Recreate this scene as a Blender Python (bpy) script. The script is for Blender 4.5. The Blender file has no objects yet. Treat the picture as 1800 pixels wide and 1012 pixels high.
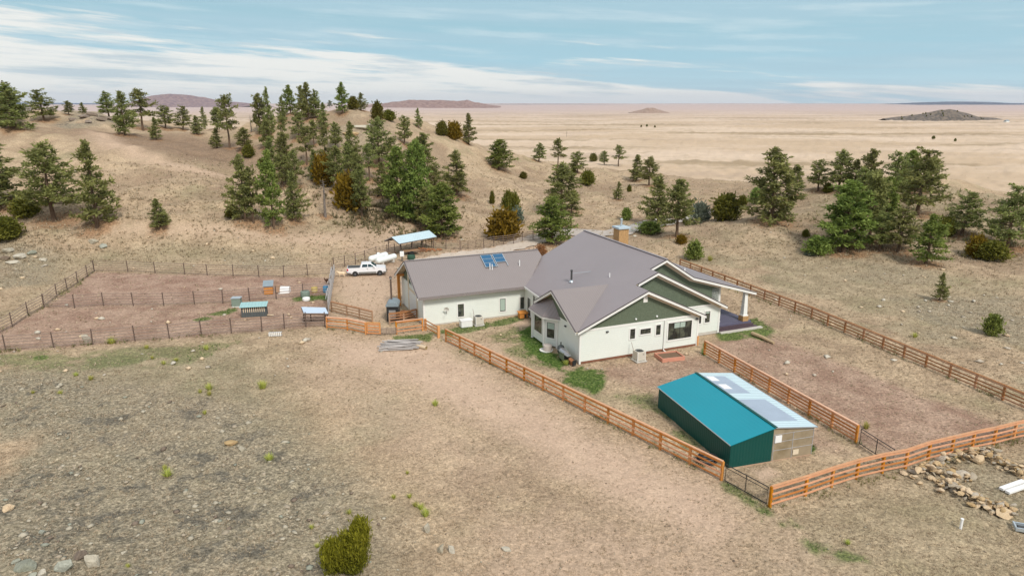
import bpy, bmesh, math, random
import numpy as np
from mathutils import Vector, Matrix
random.seed(7); rng = np.random.default_rng(11)
S = bpy.context.scene
COL = S.collection
H = 23.0; PITCH = math.radians(15.2); FPX = 1200.0      # camera height, downward pitch, focal length for a 1800 px wide frame

# ------------------------------------------------------------------ camera
cam = bpy.data.cameras.new('camera'); camo = bpy.data.objects.new('camera', cam); COL.objects.link(camo)
camo.location = (0, 0, H); camo.rotation_euler = (math.pi/2 - PITCH, 0, 0)
cam.sensor_width = 36; cam.lens = 36*FPX/1800; cam.clip_start = .5; cam.clip_end = 80000
S.camera = camo

# ------------------------------------------------------------------ noise
def _hash(ix, iy, seed):
    h = (ix.astype(np.int64)*374761393 + iy.astype(np.int64)*668265263 + seed*974711) & 0xffffffff
    h = ((h ^ (h >> 13))*1274126177) & 0xffffffff
    return ((h ^ (h >> 16)) & 0xffff)/65535.0
def vnoise(x, y, seed=0):
    x = np.asarray(x, float); y = np.asarray(y, float)
    ix = np.floor(x); iy = np.floor(y); fx = x-ix; fy = y-iy
    fx = fx*fx*(3-2*fx); fy = fy*fy*(3-2*fy)
    a = _hash(ix, iy, seed); b = _hash(ix+1, iy, seed); c = _hash(ix, iy+1, seed); d = _hash(ix+1, iy+1, seed)
    return (a*(1-fx)+b*fx)*(1-fy) + (c*(1-fx)+d*fx)*fy
def fbm(x, y, seed=0, oct=4, gain=.5):
    s = 0; a = 1; t = 0
    for k in range(oct):
        s = s + a*(vnoise(x*2**k+17.3*k, y*2**k-9.1*k, seed+k)-.5)*2; t += a; a *= gain
    return s/t
def sstep(a, b, x):
    t = np.clip((x-a)/(b-a), 0, 1); return t*t*(3-2*t)

# ------------------------------------------------------------------ terrain
CP, SP = math.cos(PITCH), math.sin(PITCH)
def ray(px, py):
    x = (px-900)/FPX; y = -(py-506)/FPX
    return np.array([x, CP+y*SP, -SP+y*CP])
def ptY(px, py, Y):
    d = ray(px, py); t = Y/d[1]; return (d[0]*t, Y, H+d[2]*t)
ctrl = [ptY(*c) for c in [
 (0,470,92),(0,400,108),(0,330,128),(0,260,150),(0,226,168),(-200,240,168),(60,228,165),(120,222,196),(150,203,200),(240,272,150),(450,302,150),(340,288,148),
 (300,232,215),(230,232,205),(330,232,230),(420,236,225),(200,330,125),(300,380,112),(300,430,102),(450,380,115),(450,425,107),(150,400,107),
 (600,192,190),(540,200,185),(640,197,190),(690,212,195),(760,228,205),(840,255,220),(900,274,235),(960,290,245),(480,215,190),(440,250,180),(440,215,205),
 (600,250,165),(600,300,145),(600,350,130),(600,390,120),(600,420,112),(480,260,168),(480,330,135),(750,300,155),(750,350,138),(740,400,122),(850,350,150),(850,300,185),(950,340,170),(900,390,130),
 (1000,350,165),(1000,300,225),(1090,296,240),(1100,350,165),(1100,400,125),(1200,385,136),(1170,320,205),(1250,350,165),
 (1300,382,140),(1350,380,125),(1340,352,150),(1440,331,150),(1550,335,145),(1640,314,165),(1720,335,158),(1800,352,148),(1900,370,140),(1480,442,103),(1620,452,100),(1500,390,118),(1640,392,117),(1780,402,114),(1600,500,86),(1800,520,81),(1400,460,99)]]
ctrl += [(x, y, 0.) for x in (-58,-35,-15,5,25,42) for y in (48,62,76,90)] + [(60,60,0),(75,75,0),(50,40,0),(40,25,0),(10,22,0.2),(-8,20,.7),(-25,28,1.6),(-40,38,1.5),(-60,50,.6),(-15,5,1.5),(15,0,.4),(0,-40,1),(-60,-20,4),(60,-20,0),(-90,60,1),(110,70,1),(-120,90,5)]
ctrl += [(-150,150,18),(-150,230,20),(-150,320,4),(-80,300,3),(-30,290,2),(20,310,-4),(60,270,-6),(110,230,-8),(170,200,-6),(100,300,-14),(200,300,-16),(0,400,-16),(-120,400,-12),(150,400,-20),(-220,200,16),(240,150,0),(-250,100,10)]
ctrl = np.array(ctrl)
def _U(r2): return r2*np.log(r2+1e-9)*.5
cx = ctrl[:, :2]/100.0; n = len(cx)
K = _U(((cx[:, None]-cx[None])**2).sum(-1)) + np.eye(n)*.0025
Pm = np.c_[np.ones(n), cx]
TPS = np.linalg.solve(np.block([[K, Pm], [Pm.T, np.zeros((3, 3))]]), np.r_[ctrl[:, 2], 0, 0, 0])
def _tps(x, y):
    x = np.atleast_1d(np.asarray(x, float)); y = np.atleast_1d(np.asarray(y, float))
    out = np.empty(x.shape)
    q = np.c_[x, y]/100.
    for i in range(0, len(q), 20000):
        c = q[i:i+20000]
        out[i:i+20000] = _U(((c[:, None]-cx[None])**2).sum(-1))@TPS[:n] + np.c_[np.ones(len(c)), c]@TPS[n:]
    return out
def flatmask(x, y):
    return sstep(-78, -60, x)*sstep(62, 42, x)*sstep(26, 40, y)*sstep(112, 95, y)
def terr(x, y, fine=True):
    x = np.atleast_1d(np.asarray(x, float)); y = np.atleast_1d(np.asarray(y, float))
    r = np.hypot(x, y-60)
    near = np.zeros(x.shape); m = r < 480
    if m.any(): near[m] = _tps(x[m], y[m])
    plain = -23 + 5*fbm(x/520, y/520, 5, 3)*sstep(300, 900, r) + sstep(400, 4000, r)*9*fbm(x/2600, y/2600, 9, 2)
    w = sstep(230, 430, r)
    z = near*(1-w) + plain*w
    f = flatmask(x, y)
    z = z*(1-f)
    if fine:
        z = z + (1-f*.94)*((.55*fbm(x/14, y/14, 31, 3)+1.5*sstep(90, 150, np.hypot(x, y))*(fbm(x/9, y/22, 37, 3)+.5*fbm(x/5, y/5, 39, 2)))*sstep(20, 60, r) + .13*fbm(x/2.7, y/2.7, 33, 3))
    return z
def tz(x, y): return float(terr([x], [y])[0])
_T = np.concatenate([np.linspace(20, 300, 1500), np.geomspace(301, 26000, 900)])
def P(px, py):
    """the ground point seen at a pixel of the photograph"""
    d = ray(px, py); d = d/np.linalg.norm(d)
    x, y, z = d[0]*_T, d[1]*_T, H+d[2]*_T
    g = z-terr(x, y)
    i = np.argmax(g < 0)
    if not (g < 0).any(): i = len(_T)-1
    a, b = _T[max(i-1, 0)], _T[i]
    for _ in range(14):
        m = (a+b)/2
        if H+d[2]*m - tz(d[0]*m, d[1]*m) < 0: b = m
        else: a = m
    return Vector((d[0]*b, d[1]*b, tz(d[0]*b, d[1]*b)))
def proj(p):
    v = np.array(p, float)-np.array([0, 0, H]); dep = v[1]*CP-v[2]*SP; up = v[1]*SP+v[2]*CP
    return 900+FPX*v[0]/dep, 506-FPX*up/dep
def height_for(p, topy):
    lo, hi = 0., 60.
    for _ in range(30):
        m = (lo+hi)/2
        if proj((p[0], p[1], p[2]+m))[1] > topy: lo = m
        else: hi = m
    return lo
def depth(p): return p[1]*CP-(p[2]-H)*SP

# ------------------------------------------------------------------ materials
class NT:
    def __init__(s, name):
        s.m = bpy.data.materials.new(name); s.m.use_nodes = True
        s.t = s.m.node_tree; s.t.nodes.clear()
        s.out = s.n('ShaderNodeOutputMaterial'); s.b = s.n('ShaderNodeBsdfPrincipled')
        s.l(s.b.outputs[0], s.out.inputs['Surface'])
    def n(s, t, **k):
        o = s.t.nodes.new(t)
        for a, v in k.items(): setattr(o, a, v)
        return o
    def l(s, a, b): s.t.links.new(a, b)
    def val(s, sock, v):
        if hasattr(v, 'links'): s.l(v, sock)
        else: sock.default_value = v
    def math(s, op, a, b=0., c=None, clamp=False):
        o = s.n('ShaderNodeMath', operation=op, use_clamp=clamp); s.val(o.inputs[0], a); s.val(o.inputs[1], b)
        if c is not None: s.val(o.inputs[2], c)
        return o.outputs[0]
    def mix(s, f, a, b, mode='MIX'):
        o = s.n('ShaderNodeMix', data_type='RGBA', blend_type=mode); s.val(o.inputs[0], f); s.val(o.inputs[6], rgba(a)); s.val(o.inputs[7], rgba(b)); return o.outputs[2]
    def obj(s, sc=(1, 1, 1), rot=(0, 0, 0)):
        tc = s.n('ShaderNodeTexCoord'); mp = s.n('ShaderNodeMapping'); s.l(tc.outputs['Object'], mp.inputs['Vector'])
        mp.inputs['Scale'].default_value = sc; mp.inputs['Rotation'].default_value = rot; return mp.outputs[0]
    def noise(s, vec, scale, detail=3, rough=.55):
        o = s.n('ShaderNodeTexNoise'); s.l(vec, o.inputs['Vector']); o.inputs['Scale'].default_value = scale; o.inputs['Detail'].default_value = detail; o.inputs['Roughness'].default_value = rough; return o.outputs[0]
    def ramp(s, f, a, b):
        o = s.n('ShaderNodeMapRange', interpolation_type='SMOOTHSTEP'); s.l(f, o.inputs[0]); o.inputs[1].default_value = a; o.inputs[2].default_value = b; return o.outputs[0]
    def bump(s, h, strength, dist):
        o = s.n('ShaderNodeBump'); o.inputs['Strength'].default_value = strength; o.inputs['Distance'].default_value = dist; s.l(h, o.inputs['Height']); s.l(o.outputs[0], s.b.inputs['Normal'])
def rgba(c):
    return c if hasattr(c, 'links') or len(c) == 4 else (*c, 1)
M = {}
def mat(name, c, rough=.7, var=.12, scale=3., metal=0., spec=.3, rib=None, ribs=.2, bump=.0, bscale=20, dirt=None):
    """painted or natural surface: colour wanders a little, optional ribs along an object axis, optional fine bump"""
    t = NT(name); v = t.obj()
    nz = t.noise(v, scale, 4)
    f = t.math('MULTIPLY_ADD', nz, var*2, 1-var)
    hsv = t.n('ShaderNodeHueSaturation'); hsv.inputs['Color'].default_value = rgba(c)
    if name.startswith(('fence', 'log', 'grey_board', 'field', 'boulder')):      # every board and stone has its own tone
        oi = t.n('ShaderNodeObjectInfo'); f = t.math('MULTIPLY', f, t.math('MULTIPLY_ADD', oi.outputs['Random'], .36, .82)); t.l(t.math('MULTIPLY_ADD', oi.outputs['Random'], -.3, 1.1), hsv.inputs['Saturation'])
    t.l(f, hsv.inputs['Value'])
    col = hsv.outputs[0]
    if dirt:
        d = t.ramp(t.noise(v, scale*.45, 5, .65), .5, .72); col = t.mix(t.math('MULTIPLY', d, .6), col, dirt)
    t.l(col, t.b.inputs['Base Color'])
    t.b.inputs['Roughness'].default_value = rough; t.b.inputs['Metallic'].default_value = metal; t.b.inputs['Specular IOR Level'].default_value = spec
    if rib is not None:
        w = t.n('ShaderNodeTexWave', wave_type='BANDS', bands_direction=rib, wave_profile='SAW' if rib == 'Z' else 'SIN'); t.l(v, w.inputs['Vector']); w.inputs['Scale'].default_value = .3142/ribs*1.0; w.inputs['Distortion'].default_value = 0
        t.bump(w.outputs[1], 1.0, bump)
    elif bump:
        t.bump(t.noise(v, bscale, 4), 1.0, bump)
    M[name] = t.m; return t.m
mat('siding', (.705,.735,.68), .6, .05, .8, rib='Z', ribs=.2, bump=.008)
mat('shingle', (.125,.155,.105), .85, .30, 5, rib='Z', ribs=.22, bump=.03)
mat('roof_along', (.25,.217,.222), .42, .05, .5, spec=.5, rib='Y', ribs=.23, bump=.02)
mat('roof_across', (.228,.197,.19), .42, .05, .5, spec=.5, rib='X', ribs=.23, bump=.02)
mat('bay_roof', (.225,.19,.185), .42, .08, .6, spec=.5, rib='Y', ribs=.3, bump=.03)
mat('white_trim', (.74,.73,.69), .55, .05, 2)
mat('cream', (.66,.56,.42), .65, .06, 2)
mat('white_paint', (.78,.78,.77), .35, .03, 2, spec=.5)
mat('drip_edge', (.10,.085,.09), .45, .1)
mat('sash', (.025,.026,.025), .4, .1)
mat('blind', (.36,.44,.38), .8, .08, 6)
mat('stone_tan', (.42,.25,.11), .9, .45, 5, bump=.06, bscale=6)
mat('cap_metal', (.42,.50,.55), .35, .08, spec=.5)
mat('galv', (.50,.56,.60), .38, .08, 2, metal=.55, spec=.5)
mat('pipe_dark', (.06,.06,.06), .5, .2)
mat('deck_stain', (.105,.10,.15), .6, .15, 2, rib='Y', ribs=.14, bump=.01)
mat('step_stain', (.08,.055,.065), .6, .15, 2)
mat('concrete', (.50,.47,.42), .9, .15, 2, bump=.01)
mat('red_base', (.20,.085,.05), .9, .25, 2)
mat('fence_wood', (.55,.215,.068), .75, .30, 2.2, bump=.01, bscale=30, dirt=(.40,.24,.14))
mat('fence_post', (.56,.225,.035), .75, .25, 2.2, bump=.01, bscale=30)
mat('fence_cap', (.58,.31,.17), .75, .28, 2.2, dirt=(.46,.32,.22))
mat('fence_dark', (.36,.165,.07), .8, .25, 2.2, dirt=(.26,.15,.08))
mat('fence_grey', (.36,.22,.13), .8, .25, 2.2)
mat('rust_pipe', (.115,.08,.063), .75, .35, 4)
mat('pale_pipe', (.25,.185,.15), .6, .3, 1.5)
mat('black_wire', (.02,.021,.02), .5, .1)
mat('grey_board', (.36,.34,.33), .9, .3, 3, bump=.02)
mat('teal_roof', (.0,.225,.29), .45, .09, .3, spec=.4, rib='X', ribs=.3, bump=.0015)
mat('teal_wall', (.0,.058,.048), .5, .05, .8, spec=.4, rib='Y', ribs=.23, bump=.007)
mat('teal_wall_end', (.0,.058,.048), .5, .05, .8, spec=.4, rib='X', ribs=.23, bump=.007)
mat('poly_clear', (.50,.63,.67), .25, .05, .8, spec=.5, rib='Y', ribs=.3, bump=.015)
mat('poly_screen', (.32,.38,.46), .35, .12, 1.2, spec=.5)
mat('poly_wall', (.31,.25,.17), .25, .3, .9, spec=.5, dirt=(.16,.12,.06))
mat('wood_orange', (.55,.22,.045), .75, .2, 3)
mat('roof_grey', (.22,.27,.30), .6, .2, 2)
mat('teal_tin', (.28,.46,.46), .4, .08, 2, spec=.5, rib='X', ribs=.35, bump=.04)
mat('charcoal_board', (.085,.095,.095), .8, .2, 3, rib='X', ribs=.3, bump=.03)
mat('black_metal', (.022,.024,.026), .35, .2, 3, spec=.5)
mat('tank_white', (.72,.76,.74), .35, .04, 1.5, spec=.5)
mat('truck_white', (.74,.74,.76), .22, .02, 1, spec=.6)
mat('truck_grey', (.17,.165,.15), .4, .1)
mat('truck_bed', (.055,.058,.058), .6, .1)
mat('rubber', (.02,.02,.02), .85, .1)
mat('alloy', (.55,.56,.57), .3, .05, metal=.7)
mat('red_lamp', (.50,.01,.04), .25, .05)
mat('lamp_clear', (.7,.7,.7), .15, .02, spec=.7)
mat('ac_beige', (.58,.54,.46), .6, .06, 2, rib='Z', ribs=.05, bump=.008)
mat('blue_plastic', (.06,.26,.46), .4, .1)
mat('yellow_plastic', (.55,.42,.13), .5, .15)
mat('green_plastic', (.035,.085,.055), .5, .15)
mat('grey_green', (.20,.25,.21), .6, .15)
mat('bed_wood', (.55,.25,.17), .8, .15, 3)
mat('soil', (.17,.11,.07), .95, .35, 5, bump=.03)
mat('log_grey', (.36,.33,.31), .9, .35, 3, bump=.02)
mat('log_tan', (.50,.38,.24), .9, .25, 3, bump=.02)
mat('log_end', (.42,.29,.10), .9, .2, 8)
mat('firewood', (.34,.15,.07), .9, .5, 4, bump=.04)
mat('cream_fur', (.72,.56,.38), .9, .12, 6)
mat('brown_feather', (.07,.035,.02), .9, .4, 8)
mat('bark', (.13,.085,.055), .95, .35, 3, bump=.04, bscale=9)
mat('bark_grey', (.19,.16,.14), .95, .3, 3, bump=.03)
mat('solar_cell', (.012,.09,.19), .12, .1, 3, spec=.8)
mat('stainless', (.45,.45,.46), .28, .06, metal=.8)
mat('terracotta', (.46,.40,.36), .7, .1)
mat('boulder_pale', (.42,.375,.29), .95, .35, 3, bump=.05, bscale=5)
mat('boulder_teal', (.29,.295,.235), .95, .35, 3, bump=.05, bscale=5)
mat('boulder_dark', (.19,.145,.11), .95, .4, 3, bump=.05, bscale=5)
mat('field_stone', (.50,.36,.20), .95, .3, 2.5, bump=.05, bscale=5, dirt=(.30,.16,.09))
mat('field_stone_grey', (.38,.32,.24), .95, .3, 2.5, bump=.05, bscale=5, dirt=(.22,.19,.14))
mat('galv_blue', (.48,.58,.70), .4, .06, 1, spec=.5, rib='Y', ribs=.3, bump=.03)
mat('tin_shelter', (.46,.58,.63), .35, .07, .6, spec=.5, rib='X', ribs=.35, bump=.04)
def glass(name, c=(.02,.024,.022)):
    t = NT(name); v = t.obj(); nz = t.ramp(t.noise(v, 1.3, 3), .42, .62)
    t.l(t.mix(nz, c, (c[0]*3.2+.02, c[1]*3.0+.02, c[2]*2.4+.015)), t.b.inputs['Base Color'])
    t.b.inputs['Roughness'].default_value = .06; t.b.inputs['Specular IOR Level'].default_value = .6
    M[name] = t.m
glass('glass'); glass('truck_glass', (.012,.03,.04))
def foliage(name, a, b):
    t = NT(name)
    at = t.n('ShaderNodeAttribute', attribute_name='tint'); oi = t.n('ShaderNodeObjectInfo')
    c = t.mix(at.outputs['Fac'], a, b)
    hs = t.n('ShaderNodeHueSaturation'); t.l(c, hs.inputs['Color'])
    t.l(t.math('MULTIPLY_ADD', oi.outputs['Random'], .035, .4825), hs.inputs['Hue'])
    t.l(t.math('MULTIPLY_ADD', oi.outputs['Random'], .3, .85), hs.inputs['Value'])
    t.l(hs.outputs[0], t.b.inputs['Base Color']); t.b.inputs['Roughness'].default_value = .65; t.b.inputs['Specular IOR Level'].default_value = .25
    tr = t.n('ShaderNodeBsdfTranslucent'); t.l(hs.outputs[0], tr.inputs[0]); mx = t.n('ShaderNodeMixShader'); mx.inputs[0].default_value = .38
    t.l(t.b.outputs[0], mx.inputs[1]); t.l(tr.outputs[0], mx.inputs[2]); t.l(mx.outputs[0], t.out.inputs['Surface'])
    M[name] = t.m
foliage('needles', (.115,.13,.042), (.34,.35,.115))
foliage('needles_bright', (.10,.14,.03), (.30,.355,.085))
foliage('juniper', (.075,.085,.014), (.22,.205,.032))
foliage('juniper_near', (.07,.07,.006), (.28,.235,.022))
foliage('juniper_orange', (.12,.075,.008), (.27,.165,.015))
foliage('grey_leaf', (.10,.12,.09), (.22,.25,.18))
foliage('bunch', (.34,.37,.07), (.62,.60,.18))
foliage('straw', (.33,.27,.18), (.60,.49,.34))
foliage('scrub', (.15,.14,.07), (.34,.29,.15))
foliage('weeds', (.10,.12,.035), (.40,.34,.18))
foliage('rust_leaf', (.25,.12,.05), (.45,.24,.10))
foliage('lawn', (.05,.11,.018), (.14,.22,.045))

# ------------------------------------------------------------------ mesh helpers
class MB:
    def __init__(s): s.v = []; s.f = []; s.mi = []
    def add(s, vs, fs, mi=0):
        o = len(s.v); s.v += [tuple(v) for v in vs]; s.f += [tuple(i+o for i in f) for f in fs]; s.mi += [mi]*len(fs); return s
    def box(s, c, d, rz=0, mi=0, bev=0):
        x, y, z = d[0]/2, d[1]/2, d[2]/2; ca, sa = math.cos(rz), math.sin(rz)
        vs = [(c[0]+a*x*ca-b*y*sa, c[1]+a*x*sa+b*y*ca, c[2]+e*z) for e in (-1, 1) for a, b in ((-1,-1),(1,-1),(1,1),(-1,1))]
        return s.add(vs, [(3,2,1,0),(4,5,6,7),(0,1,5,4),(1,2,6,5),(2,3,7,6),(3,0,4,7)], mi)
    def b2(s, a, b, mi=0):
        return s.box([(a[i]+b[i])/2 for i in range(3)], [abs(b[i]-a[i]) for i in range(3)], 0, mi)
    def beam(s, a, b, w, h, mi=0, up=(0,0,1)):
        a = Vector(a); b = Vector(b); d = (b-a).normalized(); up = Vector(up)
        sd = d.cross(up)
        if sd.length < 1e-4: sd = d.cross(Vector((1,0,0)))
        sd.normalize(); u = sd.cross(d).normalized()
        vs = [p+sd*i*w/2+u*j*h/2 for p in (a, b) for i, j in ((-1,-1),(1,-1),(1,1),(-1,1))]
        return s.add(vs, [(0,1,2,3),(7,6,5,4),(0,4,5,1),(1,5,6,2),(2,6,7,3),(3,7,4,0)], mi)
    def tube(s, pts, r, n=8, cap=True, mi=0):
        pts = [Vector(p) for p in pts]; rs = r if isinstance(r, (list, tuple)) else [r]*len(pts)
        vs = []; prev = None
        for i, p in enumerate(pts):
            d = (pts[min(i+1, len(pts)-1)]-pts[max(i-1, 0)]).normalized()
            a = Vector((0,0,1)) if abs(d.z) < .9 else Vector((1,0,0))
            x = d.cross(a).normalized(); y = d.cross(x).normalized()
            vs += [p+(x*math.cos(2*math.pi*k/n)+y*math.sin(2*math.pi*k/n))*rs[i] for k in range(n)]
        fs = [(i*n+k, i*n+(k+1)%n, (i+1)*n+(k+1)%n, (i+1)*n+k) for i in range(len(pts)-1) for k in range(n)]
        if cap: fs += [tuple(range(n-1, -1, -1)), tuple((len(pts)-1)*n+k for k in range(n))]
        return s.add(vs, fs, mi)
    def lathe(s, prof, c=(0,0,0), n=20, axis='Z', mi=0):
        vs = []
        for r, z in prof:
            for k in range(n):
                a = 2*math.pi*k/n; x, y = r*math.cos(a), r*math.sin(a)
                vs.append((c[0]+x, c[1]+y, c[2]+z) if axis == 'Z' else ((c[0]+z, c[1]+x, c[2]+y) if axis == 'X' else (c[0]+x, c[1]+z, c[2]+y)))
        m = len(prof)
        fs = [(i*n+k, i*n+(k+1)%n, (i+1)*n+(k+1)%n, (i+1)*n+k) for i in range(m-1) for k in range(n)]
        fs += [tuple(range(n-1, -1, -1)), tuple((m-1)*n+k for k in range(n))]
        return s.add(vs, fs, mi)
    def prism(s, poly, ext, mi=0):
        """3-D polygon swept by a vector"""
        e = Vector(ext); n = len(poly); vs = [Vector(p) for p in poly]+[Vector(p)+e for p in poly]
        return s.add(vs, [tuple(range(n-1, -1, -1)), tuple(range(n, 2*n))]+[(i, (i+1)%n, n+(i+1)%n, n+i) for i in range(n)], mi)
    def slab(s, poly, th, mi=0): return s.prism(poly, (0, 0, -th), mi)
    def build(s, name, m, parent=None, smooth=False, bevel=0, label=None):
        me = bpy.data.meshes.new(name); me.from_pydata(s.v, [], s.f)
        ms = m if isinstance(m, (list, tuple)) else [m]
        for q in ms: me.materials.append(M[q])
        if len(ms) > 1: me.polygons.foreach_set('material_index', s.mi)
        bm = bmesh.new(); bm.from_mesh(me); bmesh.ops.recalc_face_normals(bm, faces=bm.faces)
        if bevel: bmesh.ops.bevel(bm, geom=bm.edges[:], offset=bevel, segments=2, affect='EDGES', profile=.6)
        bm.to_mesh(me); bm.free()
        if smooth:
            me.polygons.foreach_set('use_smooth', [True]*len(me.polygons))
            if hasattr(me, 'set_sharp_from_angle'): me.set_sharp_from_angle(angle=math.radians(38))
        o = bpy.data.objects.new(name, me); COL.objects.link(o)
        if parent: o.parent = parent
        if label: o['label'] = label
        return o
def tag(o, label, cat, group=None, kind=None):
    o['label'] = label
    if cat: o['category'] = cat
    if group: o['group'] = group
    if kind: o['kind'] = kind
    return o
def thing(name, label, cat, loc=(0,0,0), rz=0, group=None):
    o = bpy.data.objects.new(name, None); COL.objects.link(o); o.location = loc; o.rotation_euler = (0, 0, rz); o.empty_display_size = .3
    return tag(o, label, cat, group)
KIDS = {}
def note(root):
    KIDS[root.name] = [c for c in root.children]
    return root
def dup(root, loc, rz, sc, label, group=None):
    r = root.copy(); COL.objects.link(r); r.location = loc; r.rotation_euler = (0, 0, rz); r.scale = sc; r['label'] = label
    if group: r['group'] = group
    for ch in root.children:
        c = ch.copy(); COL.objects.link(c); c.parent = r
        for g in ch.children:
            d = g.copy(); COL.objects.link(d); d.parent = c
    return r
def mesh_np(name, v, f, mats, attrs=None, smooth=False, mi=None):
    """mesh from numpy arrays, faces all of one size"""
    me = bpy.data.meshes.new(name); v = np.asarray(v, np.float32); f = np.asarray(f, np.int32); k = f.shape[1]
    me.vertices.add(len(v)); me.vertices.foreach_set('co', v.ravel())
    me.loops.add(f.size); me.loops.foreach_set('vertex_index', f.ravel())
    me.polygons.add(len(f)); me.polygons.foreach_set('loop_start', np.arange(0, f.size, k, dtype=np.int32)); me.polygons.foreach_set('loop_total', np.full(len(f), k, np.int32))
    me.update(calc_edges=True)
    if smooth: me.polygons.foreach_set('use_smooth', np.ones(len(f), bool))
    for m in mats: me.materials.append(M[m])
    if mi is not None: me.polygons.foreach_set('material_index', np.asarray(mi, np.int32))
    for nm, (tp, dom, arr) in (attrs or {}).items():
        a = me.attributes.new(nm, tp, dom)
        a.data.foreach_set('value' if tp == 'FLOAT' else 'color', np.asarray(arr, np.float32).ravel())
    return me
# ------------------------------------------------------------------ trees
def crown_mesh(name, clumps, mname, k=13, blade=.42, width=.055, seed=0, up=.35, up_only=False):
    """clumps: rows (x,y,z,ox,oy,oz,size,tint): sprays of narrow leaf faces leaving each clump centre"""
    r = np.random.default_rng(seed); c = np.asarray(clumps, float); n = len(c)
    d = r.normal(size=(n, k, 3)); d += c[:, None, 3:6]*1.1; d[..., 2] += up
    if up_only: d[..., 2] = np.abs(d[..., 2])
    d /= np.linalg.norm(d, axis=-1, keepdims=True)
    s = r.normal(size=(n, k, 3)); s -= d*(s*d).sum(-1, keepdims=True); s /= np.linalg.norm(s, axis=-1, keepdims=True)
    L = (blade*r.uniform(.6, 1.25, (n, k, 1)))*c[:, None, 6:7]; w = width*r.uniform(.7, 1.5, (n, k, 1))*c[:, None, 6:7]
    o = c[:, None, :3] + r.normal(size=(n, k, 3))*.09*c[:, None, 6:7]
    v = np.stack([o-s*w*.5, o+d*L*.55-s*w*1.1, o+d*L, o+d*L*.55+s*w*1.1], 2).reshape(-1, 3)
    f = np.arange(n*k*4).reshape(-1, 4)
    tint = np.repeat(np.clip(c[:, 7][:, None]+r.normal(size=(n, k))*.16, 0, 1).ravel(), 4)
    return mesh_np(name, v, f, [mname], {'tint': ('FLOAT', 'POINT', tint)})
def make_pine(seed, R=2.5, cb=.12, prof='cone', drop=.12, dens=1., needles='needles', lean=0., step=.30, flat=False):
    r = random.Random(seed); Ht = 10.
    root = bpy.data.objects.new('pine_tree', None); COL.objects.link(root)
    mb = MB(); bend = [(0, 0, 0)]
    bx = by = 0
    for i in range(1, 9):
        bx += r.uniform(-.07, .07)+lean*.12; by += r.uniform(-.07, .07); bend.append((bx, by, Ht*i/8))
    mb.tube([(0, 0, -.5)]+bend, [.25, .21]+[.19*(1-i/8.4)+.015 for i in range(1, 9)], 8)
    def axis(z):
        t = max(0, min(7.999, z/Ht*8)); i = int(t); a, b = bend[i], bend[i+1]; t -= i
        return a[0]+(b[0]-a[0])*t, a[1]+(b[1]-a[1])*t
    cl = []
    z = cb*Ht; az0 = r.uniform(0, 6.28)
    side = [r.uniform(.72, 1.18) for _ in range(6)]        # the crown is fuller on some sides
    while z < Ht*.985:
        t = (z-cb*Ht)/(Ht*(1-cb))
        if prof == 'cone': p = (1-t)**.8*(.62+.38*min(1, t*5))+.05
        elif prof == 'round': p = math.sqrt(max(0, 1-(t*1.05-.35)**2/.55))*.85+.06
        elif prof == 'flat': p = .45+.55*math.sin(min(1, t*1.15)*math.pi*.72) if t < .9 else .5
        else: p = (1-t)**.55*(.75+.25*min(1, t*4))+.05
        for q in range(r.choice((2, 3, 3, 4))):
            az0 += 2.4+r.uniform(-.5, .5); sd = side[int(az0/6.283*6) % 6]
            if r.random() < drop: continue
            L = R*p*sd*r.choice((.55, .8, .95, 1.05, 1.22))*r.uniform(.85, 1.1)
            if L < .18: L = .18
            x0, y0 = axis(z); el = math.radians(-12+52*t+r.uniform(-9, 9)); ca, sa = math.cos(az0), math.sin(az0)
            pts = []
            for j in range(5):
                u = j/4; rr = L*u*math.cos(el)
                pts.append(Vector((x0+ca*rr, y0+sa*rr, z+L*u*math.sin(el)+.16*L*u*u)))
            mb.tube(pts, [.05*(1-t)+.022, .04*(1-t)+.018, .03*(1-t)+.014, .016, .008], 4, cap=False)
            base_t = r.uniform(.15, .85)
            s = .40 if L > .9 else .15
            while s <= 1.02:
                i = min(3, int(s*4)); p0 = pts[i].lerp(pts[i+1], s*4-i)
                lat = (1-s)*.55*L*r.uniform(-1, 1)
                g = Vector((p0.x-sa*lat, p0.y+ca*lat, p0.z+r.uniform(-.06, .14)))
                sz = r.uniform(.75, 1.25)*(1.05 if L > .8 else .8)
                cl.append((*g, ca*.5, sa*.5, .15, sz, base_t*.6+.4*r.random()))
                s += step/max(L, .35)/dens
        z += Ht*.026*r.uniform(.75, 1.3)
    z = Ht
    for j in range(3): cl.append((bend[8][0], bend[8][1], Ht-.12*j, 0, 0, .6, .8, .6))
    tr = mb.build('trunk', 'bark', root, smooth=True)
    me = crown_mesh('crown', cl, needles, 15, .46, .066, seed)
    c = bpy.data.objects.new('crown', me); COL.objects.link(c); c.parent = root
    return root
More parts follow.
